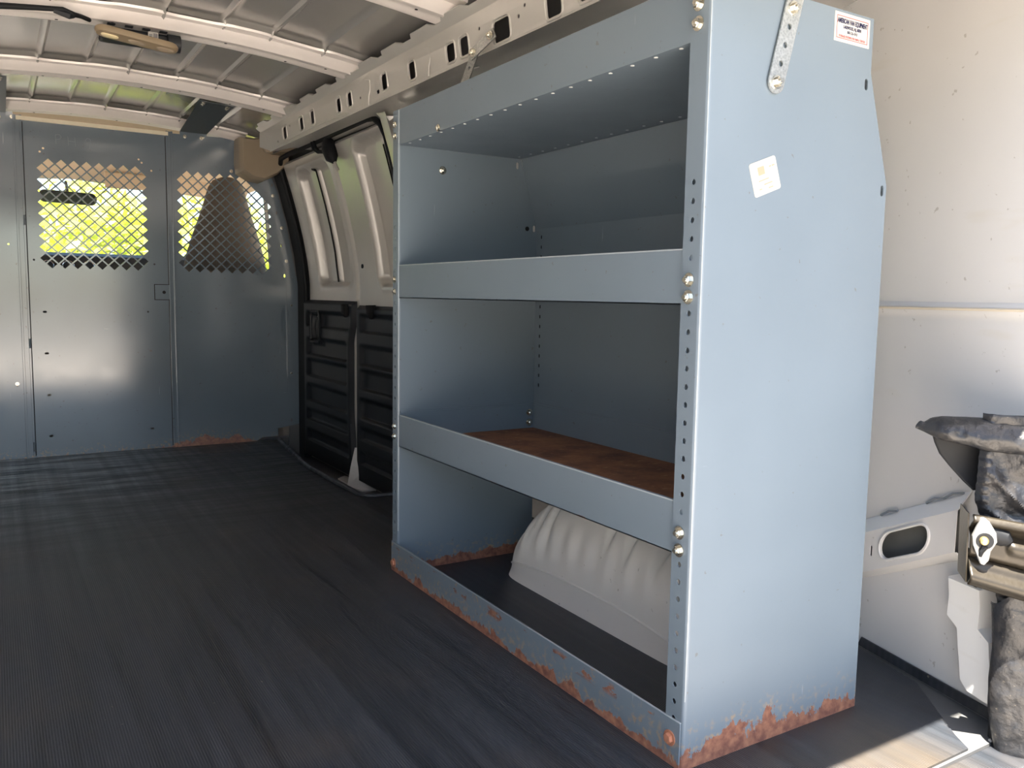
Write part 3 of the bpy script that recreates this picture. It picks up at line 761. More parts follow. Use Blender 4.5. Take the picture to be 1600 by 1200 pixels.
# ================================================================== SHELVING
D, L, FW, H = .415, 1.06, .0397, 1.17
ZB, Z2, Z3, Z4 = .0744, (.332, .4137), (.7096, .7916), (1.085, 1.17)
unit = thing('shelving_unit', (.2, .53, 0), 'tall blue-grey steel van shelving unit with three open bays and rusty lower edges', 'shelving unit')
prof = [(.006, 0), (D, 0), (D, .912), (.357, 1.086), (.357, H), (.006, H)]
pholes = [slot((.347, 1.067), .008, .018), slot((.404, .903), .008, .018)]
hz = [.886-.0270*k for k in range(32)]
hz = [z for z in hz if z > .045]
skip = lambda z: any(abs(z-b) < .012 for b in (.746, .721, .368, .341))
fh = [circ((.0225, z), .0044, 12) for z in hz if not skip(z)]
for (y0, mat, lip_w, nm, lab) in ((0, 'paint_side', FW, 'side_panel', 'end panel facing the rear door with chipped paint and stickers'), (L, 'paint_farside', .031, 'side_panel', 'far end panel')):
    mb = MB(); mb.plate(prof, pholes, lambda u, v, w_: (u, y0+w_, v), .002)
    # rounded outer corner and front flange with punched holes
    n = 6; mb.loft([[(.006-.006*sin(pi/2*i/n), y0+.006-.006*cos(pi/2*i/n), z) for i in range(n+1)]+[(.008, y0+.008, z)] for z in (0.0, H)])
    mb.tube([(.0022, y0+.0016, .11), (.0022, y0+.0016, H)], .0011, 6, 1)  # thin pale tube paints the bright highlight down the corner
    k = lip_w/FW
    mb.plate([(.006, 0), (lip_w, 0), (lip_w, H), (.006, H)], [[(a*k, b_) for a, b_ in h_] for h_ in fh], lambda u, v, w_: (w_, y0+u, v), .002)
    sp = mb.build(nm, [M[mat], M['edge_shine']], unit); sp['label'] = lab
# shelves : tray floor + front lip + side and back returns
def shelf(z0, z1, zf, mat, matfloor, sides=True):
    mb = MB()
    mb.plate([(.003, z0), (L-.001, z0), (L-.001, z1), (.003, z1)], [], lambda u, v, w_: (.003+w_, u, v), .002)
    mb.box((.003, .003, z1-.002), (.010, L-.001, z1)); mb.box((.0022, .003, z1-.0018), (.0052, L-.001, z1+.0004), 1)  # second box is the painted highlight on the lip top
    mb.box((.003, .003, z0), (D-.004, L-.001, z0+.002))
    if sides:
        mb.box((.006, L-.0035, z0), (D-.004, L-.0015, z1+.012)); mb.box((.006, .0025, z0), (D-.004, .0045, z1+.012)); mb.box((D-.006, .003, z0), (D-.004, L-.001, z1+.012))
        mb.box((.006, L-.005, z1+.004), (D-.004, L-.0015, z1+.006)); mb.box((D-.0075, .003, z1+.004), (D-.004, L-.001, z1+.006))
    o = mb.build('shelf', [mat, M['edge_shine']], unit)
    if matfloor:
        mb = MB(); mb.box((.006, .006, z0+.002), (D-.006, L-.006, zf)); mb.build('shelf_surface', matfloor, o)
    return o
s2 = shelf(*Z2, .354, M['paint_lip2'], M['rust']); s2['label'] = 'lower shelf with brown rusted tray'
s3 = shelf(*Z3, .73, M['paint'], None)
# top shelf with two rows of small punched holes in its underside
mb = MB()
rows = [circ((.0125, .183+.0557*k), .0028, 8) for k in range(-2, 16)]+[circ((.333, .585+.0555*k), .0028, 8) for k in range(-9, 9)]
def inb(h_): return all(.01 < p[1] < L-.01 for p in h_)
xt = .357
mb.plate([(.005, .003), (xt-.002, .003), (xt-.002, L-.001), (.005, L-.001)], [h_ for h_ in rows if inb(h_)], lambda u, v, w_: (u, v, Z4[0]+w_), .002)
mb.plate([(.003, Z4[0]), (L-.001, Z4[0]), (L-.001, Z4[1]), (.003, Z4[1])], [], lambda u, v, w_: (.003+w_, u, v), .002)
mb.box((xt-.004, .003, Z4[0]), (xt-.002, L-.001, Z4[1])); mb.build('shelf', M['paint'], unit)
mb = MB()  # pale discs over the holes: light showing through is in their colour
for h_ in rows:
    if inb(h_):
        cx = sum(p[0] for p in h_)/len(h_); cy = sum(p[1] for p in h_)/len(h_); mb.cyl((cx, cy, Z4[0]-.0001), (0, 0, -1), .0034, .0006, 10)
ro = mb.build('lit_hole_row', plain('pale_hole_light', (.80, .82, .82), .4), unit); ro['kind'] = 'stuff'
# base lip in front of the uprights
mb = MB(); mb.plate([(.005, 0), (L+.033, 0), (L+.033, ZB+.004), (L+.02, ZB+.003), (.005, ZB)], [], lambda u, v, w_: (-.0025+w_, u, v), .0022)
mb.box((0, .045, .0), (.022, L-.002, .002))
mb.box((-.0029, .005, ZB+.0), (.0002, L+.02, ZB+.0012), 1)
bl = mb.build('base_lip', [M['paint_lip'], M['edge_shine']], unit)
bolt(bl, (-.0025, .026, .043), (-1, 0, 0), ME_RUST, 'rust-covered bolt')
bolt(bl, (-.0025, 1.077, .022), (-1, 0, 0), ME_RUST)
# back panels
mb = MB()
bh = [slot((L-.024, z), .007, .011, 4) for z in [.88-.027*k for k in range(16)]]
mb.plate([(.004, Z2[0]), (L-.001, Z2[0]), (L-.001, .905), (.004, .905)], [h_ for h_ in bh if min(p[1] for p in h_) > .44], lambda u, v, w_: (D-.003+w_, u, v), .0015)
mb.build('back_panel', M['paint'], unit)
mb = MB(); mb.hull([(D-.003, .004, .903), (D-.0015, .004, .903), (.3585, .004, 1.087), (.357, .004, 1.087)], [(D-.003, L-.001, .903), (D-.0015, L-.001, .903), (.3585, L-.001, 1.087), (.357, L-.001, 1.087)])
mb.build('back_panel', M['paint'], unit)
mb = MB(); mb.box((D+.004, L-.06, .42), (D+.006, L+.0, .91)); mb.build('back_post', M['dark'], unit)
for z in (1.133, 1.106, .746, .721, .368, .341): bolt(unit, (-.0005, .0235, z), (-1, 0, 0), ME_BOLT)
for z in (1.136, 1.108, .755, .725, .382, .356): bolt(unit, (-.0005, L+.018, z), (-1, 0, 0), ME_SMALL)
for z in (.370, .397): bolt(unit, (D-.02, L-.006, z), (0, -1, 0), ME_BOLT)
bolt(unit, (.122, L-.001, 1.034), (0, -1, 0), ME_BOLT); bolt(unit, (.002, .845, 1.092), (-1, 0, 0), ME_SMALL)
for (x_, z_) in ((.381, .902),): 
    mb = MB(); mb.cyl((x_, L-.0005, z_), (0, -1, 0), .006, .001, 12); mb.build('punched_hole', M['dark'], unit)
# stickers
stk = MB(); stk.hull([(.261, -.0006, 1.166), (.347, -.0006, 1.166), (.347, -.0006, 1.122), (.261, -.0006, 1.122)], [(.261, 0, 1.166), (.347, 0, 1.166), (.347, 0, 1.122), (.261, 0, 1.122)])
stick = stk.build('maker_sticker', M['paper'], unit); stick['label'] = 'white sticker with red border and dark printing'
mb = MB()
x0, x1, z0, z1, tt = .266, .342, 1.127, 1.161, .0009
for a, b_ in (((x0, z0), (x1, z0+tt)), ((x0, z1-tt), (x1, z1)), ((x0, z0), (x0+tt, z1)), ((x1-tt, z0), (x1, z1))): mb.box((a[0], -.0009, a[1]), (b_[0], -.0006, b_[1]))
mb.build('red_border', M['red'], stick)
XD, YD = (1, 0, 0), (0, 0, 1)
text('lettering', 'AMERICAN VAN EQUIPMENT', .0098, M['navy'], stick, (.304, -.0008, 1.1505), XD, YD, sx=.56, align='CENTER', bold=.00035)
text('lettering', 'LAKEWOOD, N.J. 08701', .0066, M['navy'], stick, (.304, -.0008, 1.1430), XD, YD, sx=.62, align='CENTER', bold=.0002)
text('lettering', '800-526-4743', .0062, M['navy'], stick, (.304, -.0008, 1.1362), XD, YD, sx=.7, align='CENTER')
text('lettering', 'STORAGE SYSTEMS FOR VANS & TRUCKS', .0048, M['red'], stick, (.304, -.0008, 1.1292), XD, YD, sx=.72, align='CENTER')
mb = MB(); cx, cz = .122, .902; a0 = radians(20)
def rot(u, v): return (cx+u*cos(a0)-v*sin(a0), cz+u*sin(a0)+v*cos(a0))
pl = [rot(*p) for p in rrect((0, 0), .058, .050, .004)]
mb.plate(pl, [], lambda u, v, w_: (u, -.0006+w_, v), .0006); st2 = mb.build('old_sticker', M['oldpaper'], unit); st2['label'] = 'small faded square sticker stuck on at a tilt'
mb = MB()
for (u, v, w_, h_) in ((-.006, .010, .014, .012), (.014, .012, .004, .002), (.021, .012, .006, .002), (-.004, -.004, .022, .0016), (.004, -.011, .018, .0016), (.008, -.018, .010, .0016), (-.014, -.016, .006, .0016)):
    q = [rot(u-w_/2, v-h_/2), rot(u+w_/2, v-h_/2), rot(u+w_/2, v+h_/2), rot(u-w_/2, v+h_/2)]
    mb.hull([(a, -.0009, b_) for a, b_ in q], [(a, -.0006, b_) for a, b_ in q])
mb.build('faded_print', M['fade'], st2)

# punched straps tying the unit to the roof rail
def strap(name, pts, wdt, label, bolts, normals):
    t = thing(name, pts[0], label, 'strap')
    # strip following pts in a plane given by side vector
    mb = MB(); P = [Vector(p) for p in pts]
    side, nrm = normals
    side = Vector(side); nrm = Vector(nrm)
    return t
t = thing('mounting_strap', (.132, -.004, 1.03), 'galvanised perforated strap bolted upright to the near end panel', 'strap', 'mounting straps')
ang = math.atan2(1.148-1.039, .161-.132); ux, uz = cos(ang), sin(ang)
Ls = .30; Wd = .0165
def sf(u, v, w_): return (.132+ux*u-uz*v, -.0025-w_, 1.039+uz*u+ux*v)
ol = [(Ls, -Wd), (Ls, Wd)]+[(-Wd*sin(a)*1.0, Wd*cos(a)) for a in [pi*i/10 for i in range(11)]]
ol = [(Ls, -Wd), (Ls, Wd)]+[(-Wd*sin(pi*i/10), Wd*cos(pi*i/10)) for i in range(11)]
mb = MB(); mb.plate(ol, [circ((.0285*k, 0), .0045, 12) for k in (1, 2, 3, 5, 6, 7, 8)], sf, .0025); mb.build('strap_bar', M['galv'], t)
for (x_, z_) in ((.132, 1.039), (.161, 1.149)): bolt(t, (x_, -.005, z_), (0, -1, 0), ME_BOLT)
t = thing('mounting_strap', (.12, .93, 1.19), 'short galvanised strap bolted from the top shelf up to the roof rail', 'strap', 'mounting straps')
a = Vector((.118, .985, 1.165)); b_ = Vector((.128, .905, 1.288)); d_ = (b_-a).normalized(); sd_v = Vector((-.2, 1, .65)).normalized(); sd_v = (sd_v-d_*sd_v.dot(d_)).normalized(); nn = d_.cross(sd_v)
ln = (b_-a).length
mb = MB(); mb.plate([(0, -.013), (ln, -.013), (ln+.012, -.006), (ln+.012, .006), (ln, .013), (0, .013)], [circ((ln*.45, 0), .0045), circ((ln*.75, 0), .0045), circ((ln*.15, 0), .0045)], lambda u, v, w_: a+d_*u+sd_v*v+nn*w_, .0028); mb.build('strap_bar', M['galv'], t)
mb = MB(); e2 = Vector((XR-.004, .855, 1.318)); d2 = (e2-b_).normalized(); s2v = sd_v-d2*sd_v.dot(d2); s2v = (Vector((0, .35, .94))-d2*Vector((0, .35, .94)).dot(d2)).normalized(); n2 = d2.cross(s2v); l2 = (e2-b_).length
mb.plate([(-.012, -.013), (l2+.012, -.013), (l2+.012, .013), (-.012, .013)], [], lambda u, v, w_: b_+d2*u+s2v*v+n2*w_-Vector((.003, 0, 0)), .0028); mb.build('rail_tab', M['galv'], t)
bolt(t, b_-Vector((.008, 0, 0)), (-1, -.4, -.1), ME_BOLT); bolt(t, e2-Vector((.008, 0, 0)), (-1, -.2, 0), ME_BOLT)

# ================================================================== WHEEL ARCH
t = thing('wheel_arch', (.42, .47, 0), 'white painted rounded wheel arch behind the bottom bay of the shelves', 'wheel arch')
def arch_fn(u, v):
    # u around the profile from floor (aisle side) over the top to the wall; v along y
    th = u*pi/2
    e = .62
    cx = cos(th)**e; cz = sin(th)**e if th > 0 else 0
    yy = -1+2*v
    ey = sqrt(max(0, 1-abs(yy)**2.3))
    yc = .575; y = yc+yy*.377*(1-.08*cz)
    hgt = .326*(.06+.94*ey) if ey > 0 else 0
    dep = .30*(.62+.38*(max(0, 1-abs(yy)**14))**.5)
    x = .61-dep*cx*1.235; z = hgt*cz
    # pressed flutes across the shoulder
    fl = 0
    for yf in (.872, .832, .79, .745, .52, .455, .37, .29, .29):
        fl += math.exp(-((y-yf)/.010)**2)
    sh = math.exp(-((th-.72)/.30)**2)
    x += .013*fl*sh; z -= .013*fl*sh
    # ripples lower down
    low = math.exp(-((th-.30)/.14)**2)
    x += .003*low*sin(y*95)+.002*low*noise.noise(Vector((y*22, 1, 2)))
    if z < .018: x -= .006*(1-z/.018)
    return (x, y, z-.003*0)
mb = MB(); mb.grid(90, 220, arch_fn); mb.build('arch_shell', M['arch'], t, smooth=True, recalc=False)
mb = MB(); mb.tube([tuple(Vector(arch_fn(.045, v))+Vector((-.001, 0, 0))) for v in [.04+i*.92/40 for i in range(41)]], .003, 6); mb.build('flange_step', M['arch'], t, smooth=True)

# ================================================================== DOME LAMP
t = thing('dome_lamp', (-.48, 1.76, 1.43), 'tan cargo lamp bezel hanging loose from its black housing on the roof bow', 'lamp')
P0 = Vector((-.603, 1.700, 1.418)); P1 = Vector((-.392, 1.692, 1.393))
dx = (P1-P0).normalized(); ny = Vector((.05, -.10, -.99)); ny = (ny-dx*ny.dot(dx)).normalized(); dy = ny.cross(dx)   # dy: across the bezel
mb = MB(); ln = (P1-P0).length; cc = (P0+P1)/2
def bz(k, o): return [cc+dx*p[0]*k+dy*p[1]*(k if k > .9 else k*.85)+ny*o for p in slot((0, 0), ln, .052, 8)]
mb.loft([bz(.97, -.008), bz(1, -.004), bz(1, .002), bz(.96, .008), bz(.80, .009)]); bez = mb.build('bezel', M['tan2'], t, smooth=True)
mb = MB(); mb.loft([[cc-dx*.068+dx*p[0]+dy*p[1]+ny*o for p in slot((0, 0), .044*k, .022*k, 6)] for k, o in ((1, .008), (1, .0105), (.8, .012))]); mb.build('lens', M['lens'], bez, smooth=True)
for s_ in (.0, .072):
    mb = MB(); mb.loft([[cc+dx*s_+dx*p[0]+dy*p[1]+ny*o for p in slot((0, 0), .048*k, .026*k, 6)] for k, o in ((1, .008), (.9, .0098), (.7, .0102))]); mb.build('switch_pad', M['tan'], bez, smooth=True)
mb = MB()
hc = Vector((-.478, 1.775, 1.440)); 
mb.box((-.582, 1.755, 1.412), (-.388, 1.81, 1.447)); hs = mb.build('housing', M['blackplastic'], t, bevel=.006)
mb = MB(); mb.tube([(-.41, 1.752, 1.424), (-.376, 1.752, 1.424)], [.024, .024], 16); mb.build('bulb_cup', M['blackplastic'], hs, smooth=True)
mb = MB(); mb.tube([(-.432, 1.735, 1.416), (-.420, 1.730, 1.412), (-.408, 1.730, 1.412)], [.004, .009, .004], 10); mb.build('bulb', M['chrome'], hs, smooth=True)
mb = MB(); mb.tube([(-.49, 1.748, 1.428), (-.478, 1.742, 1.426), (-.465, 1.742, 1.424)], [.003, .007, .003], 10); mb.build('bulb', M['chrome'], hs, smooth=True)
mb = MB(); mb.box((-.462, 1.7430, 1.426), (-.435, 1.7448, 1.4455)); pl_ = mb.build('paper_label', M['paper'], hs)
mb = MB()
for i in range(5): mb.box((-.447+i*.0022, 1.7424, 1.431), (-.446+i*.0022, 1.743, 1.442))
mb.box((-.459, 1.7424, 1.436), (-.451, 1.743, 1.4375)); mb.box((-.459, 1.7424, 1.432), (-.452, 1.743, 1.4332)); mb.build('printed_code', M['navy'], pl_)
for i in range(4):
    mb = MB(); mb.box((-.565+i*.045, 1.745, 1.450), (-.545+i*.045, 1.76, 1.4525)); mb.build('mounting_clip', M['blackplastic'], hs)
for k, (a, b_) in enumerate(((-.43, -.41), (-.50, -.48))):
    mb = MB(); mb.tube([(a, 1.755, 1.43), (a-.01, 1.735, 1.418), (b_, 1.72, 1.41)], .0012, 6); mb.build('wire', M['chrome'], t, smooth=True)
t = thing('wiring_loom', (-.75, 1.66, 1.44), 'black taped wiring running along the roof bow to the hanging lamp', 'cable')
mb = MB(); mb.tube([(-1.15, 1.70, 1.385), (-.95, 1.69, 1.412), (-.82, 1.680, 1.430), (-.74, 1.665, 1.436), (-.68, 1.655, 1.440), (-.655, 1.662, 1.434), (-.635, 1.690, 1.440), (-.612, 1.725, 1.444)], [.009, .009, .008, .007, .0065, .007, .006, .006], 10)
mb.build('taped_loom', M['blackrubber'], t, smooth=True)
mb = MB(); mb.tube([(-.70, 1.660, 1.436), (-.665, 1.655, 1.428), (-.655, 1.665, 1.432)], [.007, .010, .007], 8); mb.build('cable_clip', M['blackplastic'], t, smooth=True)

# ================================================================== VINYL COVER + LATCH BRACKET at the rear pillar
CA = Vector((.40, -.09, 0)); CB = Vector((.51, -.20, 0)); CDr = (CB-CA).normalized(); CN = Vector((-CDr.y, CDr.x, 0))
if CN.dot(Vector((-.8669, -.8888, 0))-CA) < 0: CN = -CN
def cpt(s_, z, o=0): p = CA+CDr*s_+CN*o; return Vector((p.x, p.y, z))
t = thing('vinyl_cover', tuple(cpt(.13, -.12)), 'crumpled black vinyl cover hanging beside the rear door opening at the right edge', 'cover')
# upper part: draped flap with folds (front sheet), thick
def lerp_tab(tab, s_):
    for (a, va), (b_, vb) in zip(tab, tab[1:]):
        if s_ <= b_: return va+(vb-va)*(s_-a)/(b_-a)
    return tab[-1][1]
top = [(0, .520), (.006, .529), (.012, .527), (.022, .534), (.036, .5375), (.10, .538), (.20, .536), (.30, .535)]
bot = [(0, .516), (.012, .511), (.031, .502), (.058, .497), (.087, .4905), (.092, .488), (.30, .47)]
def flap(u, v):
    s_ = .30*u**1.3; zt = lerp_tab(top, s_); zb_ = lerp_tab(bot, s_); z = zb_+(zt-zb_)*v
    o = .022*sin(pi*min(1, v*1.0))**.6*min(1, s_/.03)+.004*noise.noise(Vector((s_*60, z*70, 3)))+.018*(1-v)*sstep(0, .05, s_)
    return cpt(s_, z, o)
mb = MB(); mb.grid(70, 26, flap); f1 = mb.build('top_flap', M['vinyl'], t, smooth=True, recalc=False)
sm = f1.modifiers.new('thick', 'SOLIDIFY'); sm.thickness = .003; sm.offset = -1
# body sheet below with big diagonal folds
def bodyf(u, v):
    z = .545-v*.36
    sl_ = lerp_tab([(0, .097), (.13, .094), (.16, .105), (.3, .14), (.4, .14)], .536-z if z < .536 else 0)
    s_ = sl_+(.30-sl_)*u
    q = (s_-sl_)*1.0+(z-.49)*.95
    o = .004+.009*(1-abs(sin(q*42+1.1*sin(z*14+s_*9))))**1.6*sstep(0, .03, s_-sl_)*sstep(.52, .48, z)+.004*noise.noise(Vector((s_*35, z*35, 1)))+.008*sstep(0, .01, s_-sl_)
    if s_-sl_ < .014: o += .0014*sin(z*420)
    return cpt(s_, z, o)
mb = MB(); mb.grid(90, 140, bodyf); f2 = mb.build('folded_sheet', M['vinyl'], t, smooth=True, recalc=False)
sm = f2.modifiers.new('thick', 'SOLIDIFY'); sm.thickness = .003; sm.offset = -1
# dark lining behind, seen under the flap
def lining(u, v):
    z = .505-v*.090
    sl_ = lerp_tab([(0, .030), (.012, .034), (.03, .043), (.05, .060), (.075, .083), (.095, .105)], .503-z if z < .503 else 0)
    return cpt(sl_+(.16-sl_)*u, z, -.022-.014*u-.004*sin(z*60))
mb = MB(); mb.grid(20, 20, lining); f3 = mb.build('lining', M['blackrubber'], t, smooth=True, recalc=False)
sm = f3.modifiers.new('thick', 'SOLIDIFY'); sm.thickness = .003; sm.offset = -1
# lower padded sleeve
def sleeve(u, v):
    z = .262-v*.40
    sl_ = .133+.0*z+.022*sstep(.15, -.08, z)-.003*sin(z*30)
    wd_ = .05+.30*sstep(.25, .10, z); wd_ = .060+.12*sstep(.24, .14, z)
    a = -pi*.52+pi*1.04*u
    s_ = sl_+wd_*(.5+.5*sin(a)*1.0); o = .030*cos(a)**.8 if cos(a) > 0 else 0
    zt = .0
    if v < .08: zt = -.028*(1-v/.08)**2*abs(sin(a))**2
    return cpt(s_, z+zt, o+.003*noise.noise(Vector((s_*50, z*40, 5))))
mb = MB(); mb.grid(60, 110, sleeve); f4 = mb.build('padded_sleeve', M['vinyl'], t, smooth=True, recalc=False)
mb = MB(); mb.loft([[cpt(.150, z, -.03), cpt(.150, z, .0), cpt(.30, z, .002), cpt(.30, z, -.03)] for z in (-.12, .30)]); mb.build('inner_core', M['blackrubber'], t)
mb = MB(); mb.tube([cpt(.172, .245, .012), cpt(.174, .20, .014), cpt(.186, .15, .014), cpt(.20, .10, .014)], .006, 8); mb.build('trim_cord', M['blackplastic'], t, smooth=True)

t = thing('latch_bracket', tuple(cpt(.12, .26, .03)), 'weathered bronze metal bracket with a silver lever and brass rivet over the vinyl cover', 'bracket')
def bf(u, v):   # v top to bottom corrugated section
    s_ = .079+u*.22
    zt = .390-.125*(s_-.079); zb_ = .281-.27*(s_-.079)*.9
    z = zt+(zb_-zt)*v
    o = .046+.010*math.exp(-((v-.05)/.05)**2)+.014*math.exp(-((v-.88)/.09)**2)-.010*math.exp(-((v-.62)/.05)**2)
    if s_ > .128: o += .008*math.exp(-((v-.36)/.09)**2)*sstep(.128, .14, s_)
    o -= .010*math.exp(-((v-.22)/.06)**2)
    return cpt(s_, z, o)
mb = MB(); mb.grid(60, 60, bf); o = mb.build('bracket_plate', M['bronze'], t, smooth=True, recalc=False); sm = o.modifiers.new('thick', 'SOLIDIFY'); sm.thickness = .003; sm.offset = -1
mb = MB(); mb.loft([[cpt(.074+k*.002, .392-k*.0, .045), cpt(.077+k*.002, .394, -.01), cpt(.080+k*.002, .282, -.01), cpt(.077+k*.002, .281, .045)] for k in (0, 1)]); mb.build('side_cheek', M['bronze'], t)
mb = MB()
lev = [(.088, .389), (.093, .390), (.101, .384), (.112, .366), (.114, .352), (.106, .336), (.104, .322), (.098, .314), (.092, .316), (.080, .345), (.078, .360)]
mb.hull([cpt(a, b_, .054) for a, b_ in lev], [cpt(a, b_, .060) for a, b_ in lev]); mb.build('lever', M['silverlever'], t, bevel=.0015)
mb = MB()
mb.tube([cpt(.096, .353, .060), cpt(.096, .353, .0625)], [.0125, .0125], 18); mb.tube([cpt(.096, .345, .061), cpt(.092, .336, .061), cpt(.091, .328, .061)], [.006, .004, .002], 8); mb.build('washer', M['blackrubber'], t)
mb = MB(); mb.tube([cpt(.094, .354, .0625), cpt(.094, .354, .067), cpt(.094, .354, .069)], [.007, .006, .003], 14); mb.build('rivet', M['brass'], t, smooth=True)
mb = MB(); mb.tube([cpt(.106, .362, .042), cpt(.128, .356, .046), cpt(.134, .35, .046)], [.016, .014, .008], 12); mb.build('pivot_barrel', M['blackrubber'], t, smooth=True)
mb = MB(); mb.hull([cpt(.078, .335, .03), cpt(.098, .318, .05), cpt(.094, .272, .05), cpt(.082, .276, .03)], [cpt(.080, .335, .01), cpt(.10, .318, .03), cpt(.096, .272, .03), cpt(.084, .276, .01)]); mb.build('rubber_stop', M['blackrubber'], t, bevel=.003)
# white panel and bumper step beyond the sill
mb = MB(); mb.box((-1.4, -.42, -.16), (.9, -.192, -.105)); struct(mb.build('trim_8', M['blackplastic'], bevel=.01))
mb = MB(); mb.plate([(.05, .0), (.10, .0), (.10, .022), (.05, .022)], [], lambda u, v, w_: (.462+u, -.190+.25*v, -.004+w_), .003); struct(mb.build('trim_9', plain('sill_paint', (.30, .30, .29), .5)))
mb = MB(); mb.box((-1.38, -.255, -.10), (.60, -.189, -.008)); struct(mb.build('trim_34', M['mat'], bevel=.004))  # dark sill strip, the shadow beyond the mat edge is in its colour

# open rear doors swung outwards, dark inner trim (unseen, added to shade the opening)
for nm, x_, sg in (('door_3', .61, 1), ('door_4', -1.46, -1)):
    mb = MB(); mb.box((x_, -1.16, -.30), (x_+.04*sg, -.245, 1.26)); o = mb.build(nm, M['body'], bevel=.01); struct(o)
    mb = MB(); mb.box((x_-.012*sg, -1.12, -.26), (x_, -.25, 1.22)); mb.build('lower_trim', M['blackplastic'], o, bevel=.004)

# ================================================================== CAB
for nm, a_, b_ in (('floor_cab', (-1.40, 3.20, -.3), (.50, 5.2, -.26)), ('wall_cab_right', (.50, 3.20, -.3), (.53, 5.2, .80)), ('wall_cab_left', (-1.45, 3.20, -.3), (-1.42, 5.2, .80)), ('trim_31', (.40, 3.20, .80), (.47, 3.26, 1.42)), ('trim_32', (-1.42, 3.20, .80), (-1.30, 3.36, 1.42)), ('wall_cab_front', (-1.45, 5.2, -.3), (.53, 5.25, .85))):
    mb = MB(); mb.box(a_, b_); struct(mb.build(nm, M['channel']))
mb = MB(); rings = [[(x, y, z) for x, z in ((-1.42, 1.30), (-1.25, 1.42), (-.46, 1.47), (.25, 1.42), (.45, 1.30))] for y, z_ in ((3.20, 0), (4.25, 0))]
rings.append([(x, 4.55, z-.13) for x, z in ((-1.42, 1.30), (-1.25, 1.42), (-.46, 1.47), (.25, 1.42), (.45, 1.30))])
mb.loft(rings, caps=False, closed=False); struct(mb.build('ceiling_cab', M['headliner'], smooth=True))
mb = MB(); q = [(-1.36, 4.52, 1.33), (.40, 4.52, 1.33), (.48, 5.20, .83), (-1.40, 5.20, .83)]; mb.hull(q, [(a, b_+.003, c+.004) for a, b_, c in q]); struct(mb.build('window_1', M['glass']))
mb = MB(); mb.hull([(.515, 3.40, .80), (.515, 4.9, .80), (.47, 4.5, 1.28), (.47, 3.40, 1.28)], [(.519, 3.40, .80), (.519, 4.9, .80), (.474, 4.5, 1.28), (.474, 3.40, 1.28)]); struct(mb.build('window_2', M['glass']))
mb = MB(); mb.tube([(.42, 4.45, 1.36), (.47, 4.85, 1.08), (.50, 5.2, .84)], .035, 8); struct(mb.build('trim_30', M['headliner'], smooth=True))
t = thing('dashboard', (-.46, 4.9, .6), 'dark dashboard seen low through the left mesh window', 'dashboard')
mb = MB(); pr_ = [(4.42, .42), (4.36, .60), (4.38, .80), (4.42, .905), (4.52, .925), (4.9, .90), (5.18, .86), (5.18, .42)]
mb.loft([[(x, y, z) for y, z in pr_] for x in (-1.38, .46)]); mb.build('dash_body', M['dash'], t, bevel=.01)
for k in range(3):
    mb = MB(); x_ = -.60+k*.10; mb.tube([(x_, 4.385, .845), (x_, 4.378, .845)], [.028, .028], 20); g_ = mb.build('gauge', M['dash'], t, smooth=True)
    mb = MB(); mb.tube([(x_+.028*cos(a), 4.376, .845+.028*sin(a)) for a in [2*pi*i/20 for i in range(21)]], .003, 6); mb.build('gauge_ring', M['chrome'], g_, smooth=True)
t = thing('rear_view_mirror', (-.49, 4.42, 1.22), 'dark rear-view mirror seen through the left mesh window', 'mirror')
mb = MB(); mb.loft([[(-.487+p[0]*k, y, 1.222+p[1]*k-.02*p[0]) for p in rrect((0, 0), .285, .066, .03, 6)] for k, y in ((.9, 4.385), (1, 4.395), (1, 4.415), (.8, 4.43))]); mb.build('mirror_shell', M['dash'], t, smooth=True)
mb = MB(); mb.plate([(-.487+p[0], 1.222+p[1]-.02*p[0]) for p in rrect((0, 0), .262, .050, .024, 6)], [], lambda u, v, w_: (u, 4.383+w_, v), .001); mb.build('mirror_glass', plain('mirror_glass', (.30, .33, .32), .05, 1.0, .02), t)
mb = MB(); mb.tube([(-.487, 4.42, 1.235), (-.487, 4.46, 1.28), (-.487, 4.53, 1.32)], .008, 8); mb.build('mirror_stalk', M['dash'], t, smooth=True)
t = thing('passenger_seat', (.165, 3.62, -.26), 'brown-grey high-back passenger seat behind the right mesh window', 'seat')
prof_s = [(.30, .225), (.60, .225), (.80, .215), (.90, .195), (1.0, .165), (1.1, .130), (1.18, .105), (1.24, .088), (1.275, .065), (1.29, .03)]
rings = []
for z, hw in prof_s:
    yc = 3.60-.10*(z-.8)
    rings.append([(.165+hw*cos(a)*(abs(cos(a))**-.35 if abs(cos(a)) > .01 else 1), yc+.06*sin(a)*(1 if z < 1.2 else .8), z) for a in [2*pi*(i+.5)/20 for i in range(20)]])
mb = MB(); mb.loft(rings); mb.build('backrest', M['seat'], t, smooth=True)
mb = MB(); mb.box((-.08, 3.62, .12), (.41, 4.12, .32)); mb.build('seat_cushion', M['seat'], t, bevel=.04)
mb = MB(); mb.box((-.02, 3.68, -.26), (.35, 4.05, .12)); mb.build('seat_base', M['dash'], t, bevel=.01)
t = thing('sun_visor', (-.2, 4.38, 1.38), 'tan sun visor folded up above the windshield', 'sun visor')
mb = MB(); mb.loft([[(x, 4.40+p[0]*1, 1.335+p[1]) for p in rrect((0, 0), .03, .09, .012)] for x in (-.30, .28)]); mb.build('visor_pad', M['headliner'], t, smooth=True)
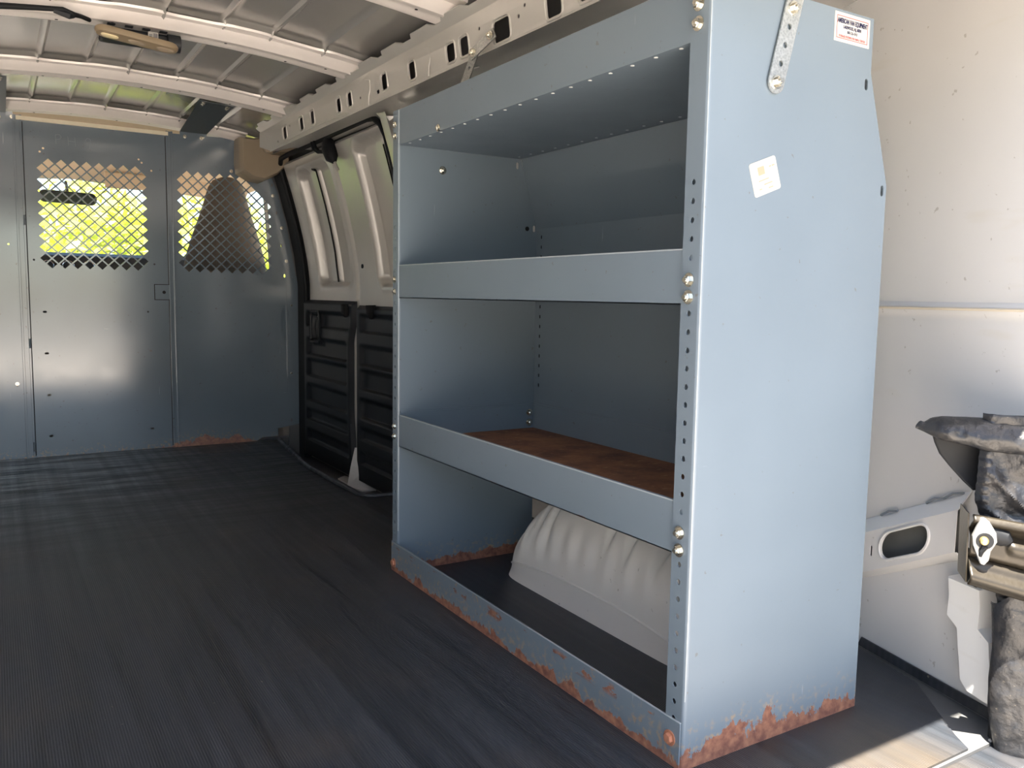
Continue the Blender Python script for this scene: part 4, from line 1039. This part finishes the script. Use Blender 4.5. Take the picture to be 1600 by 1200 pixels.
# seat belt hanging off the pillar
t = thing('seat_belt', (.36, 3.30, .9), 'pale grey seat belt strap beside the passenger seat', 'seat belt')
mb = MB(); mb.loft([[(.30+.0, 3.32, z), (.345, 3.32, z), (.345, 3.323, z), (.30, 3.323, z)] if False else [(.29+.12*(1.2-z)*.6, 3.34, z), (.315+.12*(1.2-z)*.6, 3.36, z), (.316+.12*(1.2-z)*.6, 3.358, z), (.291+.12*(1.2-z)*.6, 3.338, z)] for z in (1.25, 1.0, .8, .5)]); mb.build('webbing', plain('grey_webbing', (.35, .34, .32), .8), t)

# ================================================================== OUTSIDE
mb = MB(); mb.box((-40, -40, -.75), (40, 40, -.66)); gr = mb.build('floor_street', plain('dark_asphalt', (.16, .155, .15), .9, 0, .15, 3)); struct(gr)  # darker asphalt beyond the driveway
mb = MB(); mb.box((-9, -11, -.70), (9, 7.2, -.65)); gr = mb.build('floor_driveway', M['concrete']); struct(gr)
def tree(name, label, c, rad, h0, nl, mat, seed, cat='tree'):
    rnd = random.Random(seed)
    t = thing(name, (c[0], c[1], -.65), label, cat, None)
    mb = MB(); mb.tube([(c[0], c[1], -.65), (c[0]+.05, c[1], h0-.2), (c[0], c[1]+.05, h0+rad*.6)], [.10, .08, .03], 8); mb.build('trunk', M['bark'], t, smooth=True)
    mb = MB()
    blobs = [(Vector((rnd.uniform(-1, 1)*rad*.6, rnd.uniform(-1, 1)*rad*.5, rnd.uniform(-.5, .8)*rad*.7)), rad*rnd.uniform(.35, .6)) for _ in range(12)]
    for i in range(nl):
        b_, r_ = rnd.choice(blobs)
        d_ = Vector((rnd.gauss(0, 1), rnd.gauss(0, 1), rnd.gauss(0, 1))).normalized()
        p = Vector((c[0], c[1], h0+rad*.5))+b_+d_*r_*rnd.uniform(.7, 1.05)
        a = Vector((rnd.gauss(0, 1), rnd.gauss(0, 1), rnd.gauss(0, .6))).normalized(); b2 = a.orthogonal().normalized(); s_ = rnd.uniform(.05, .10)
        mb.add([p-a*s_, p+b2*s_*.5, p+a*s_, p-b2*s_*.5], [(0, 1, 2, 3)])
    mb.build('foliage', mat, t, recalc=False)
    return t
tree('leafy_tree', 'sunlit yellow-green tree filling the left mesh window beyond the windshield', (1.0, 9.5), 1.7, -.55, 9000, M['leafy'], 1)
tree('leafy_bush', 'bright green bush low behind the mirror beyond the windshield', (-2.3, 8.6), 1.3, -.5, 6000, M['leaf'], 2, 'bush')
tree('leafy_tree', 'sunlit green tree showing left of the passenger seat', (5.2, 13.5), 2.3, .0, 8000, M['leafy'], 3)
tree('leafy_tree', 'green tree seen right of the passenger seat through the side window', (5.4, 8.0), 1.9, -.1, 7000, M['leafy'], 4)
tree('leafy_tree', 'tall green tree seen over the dashboard further off', (-1.8, 14.5), 2.5, -.9, 8000, M['leafy'], 5)
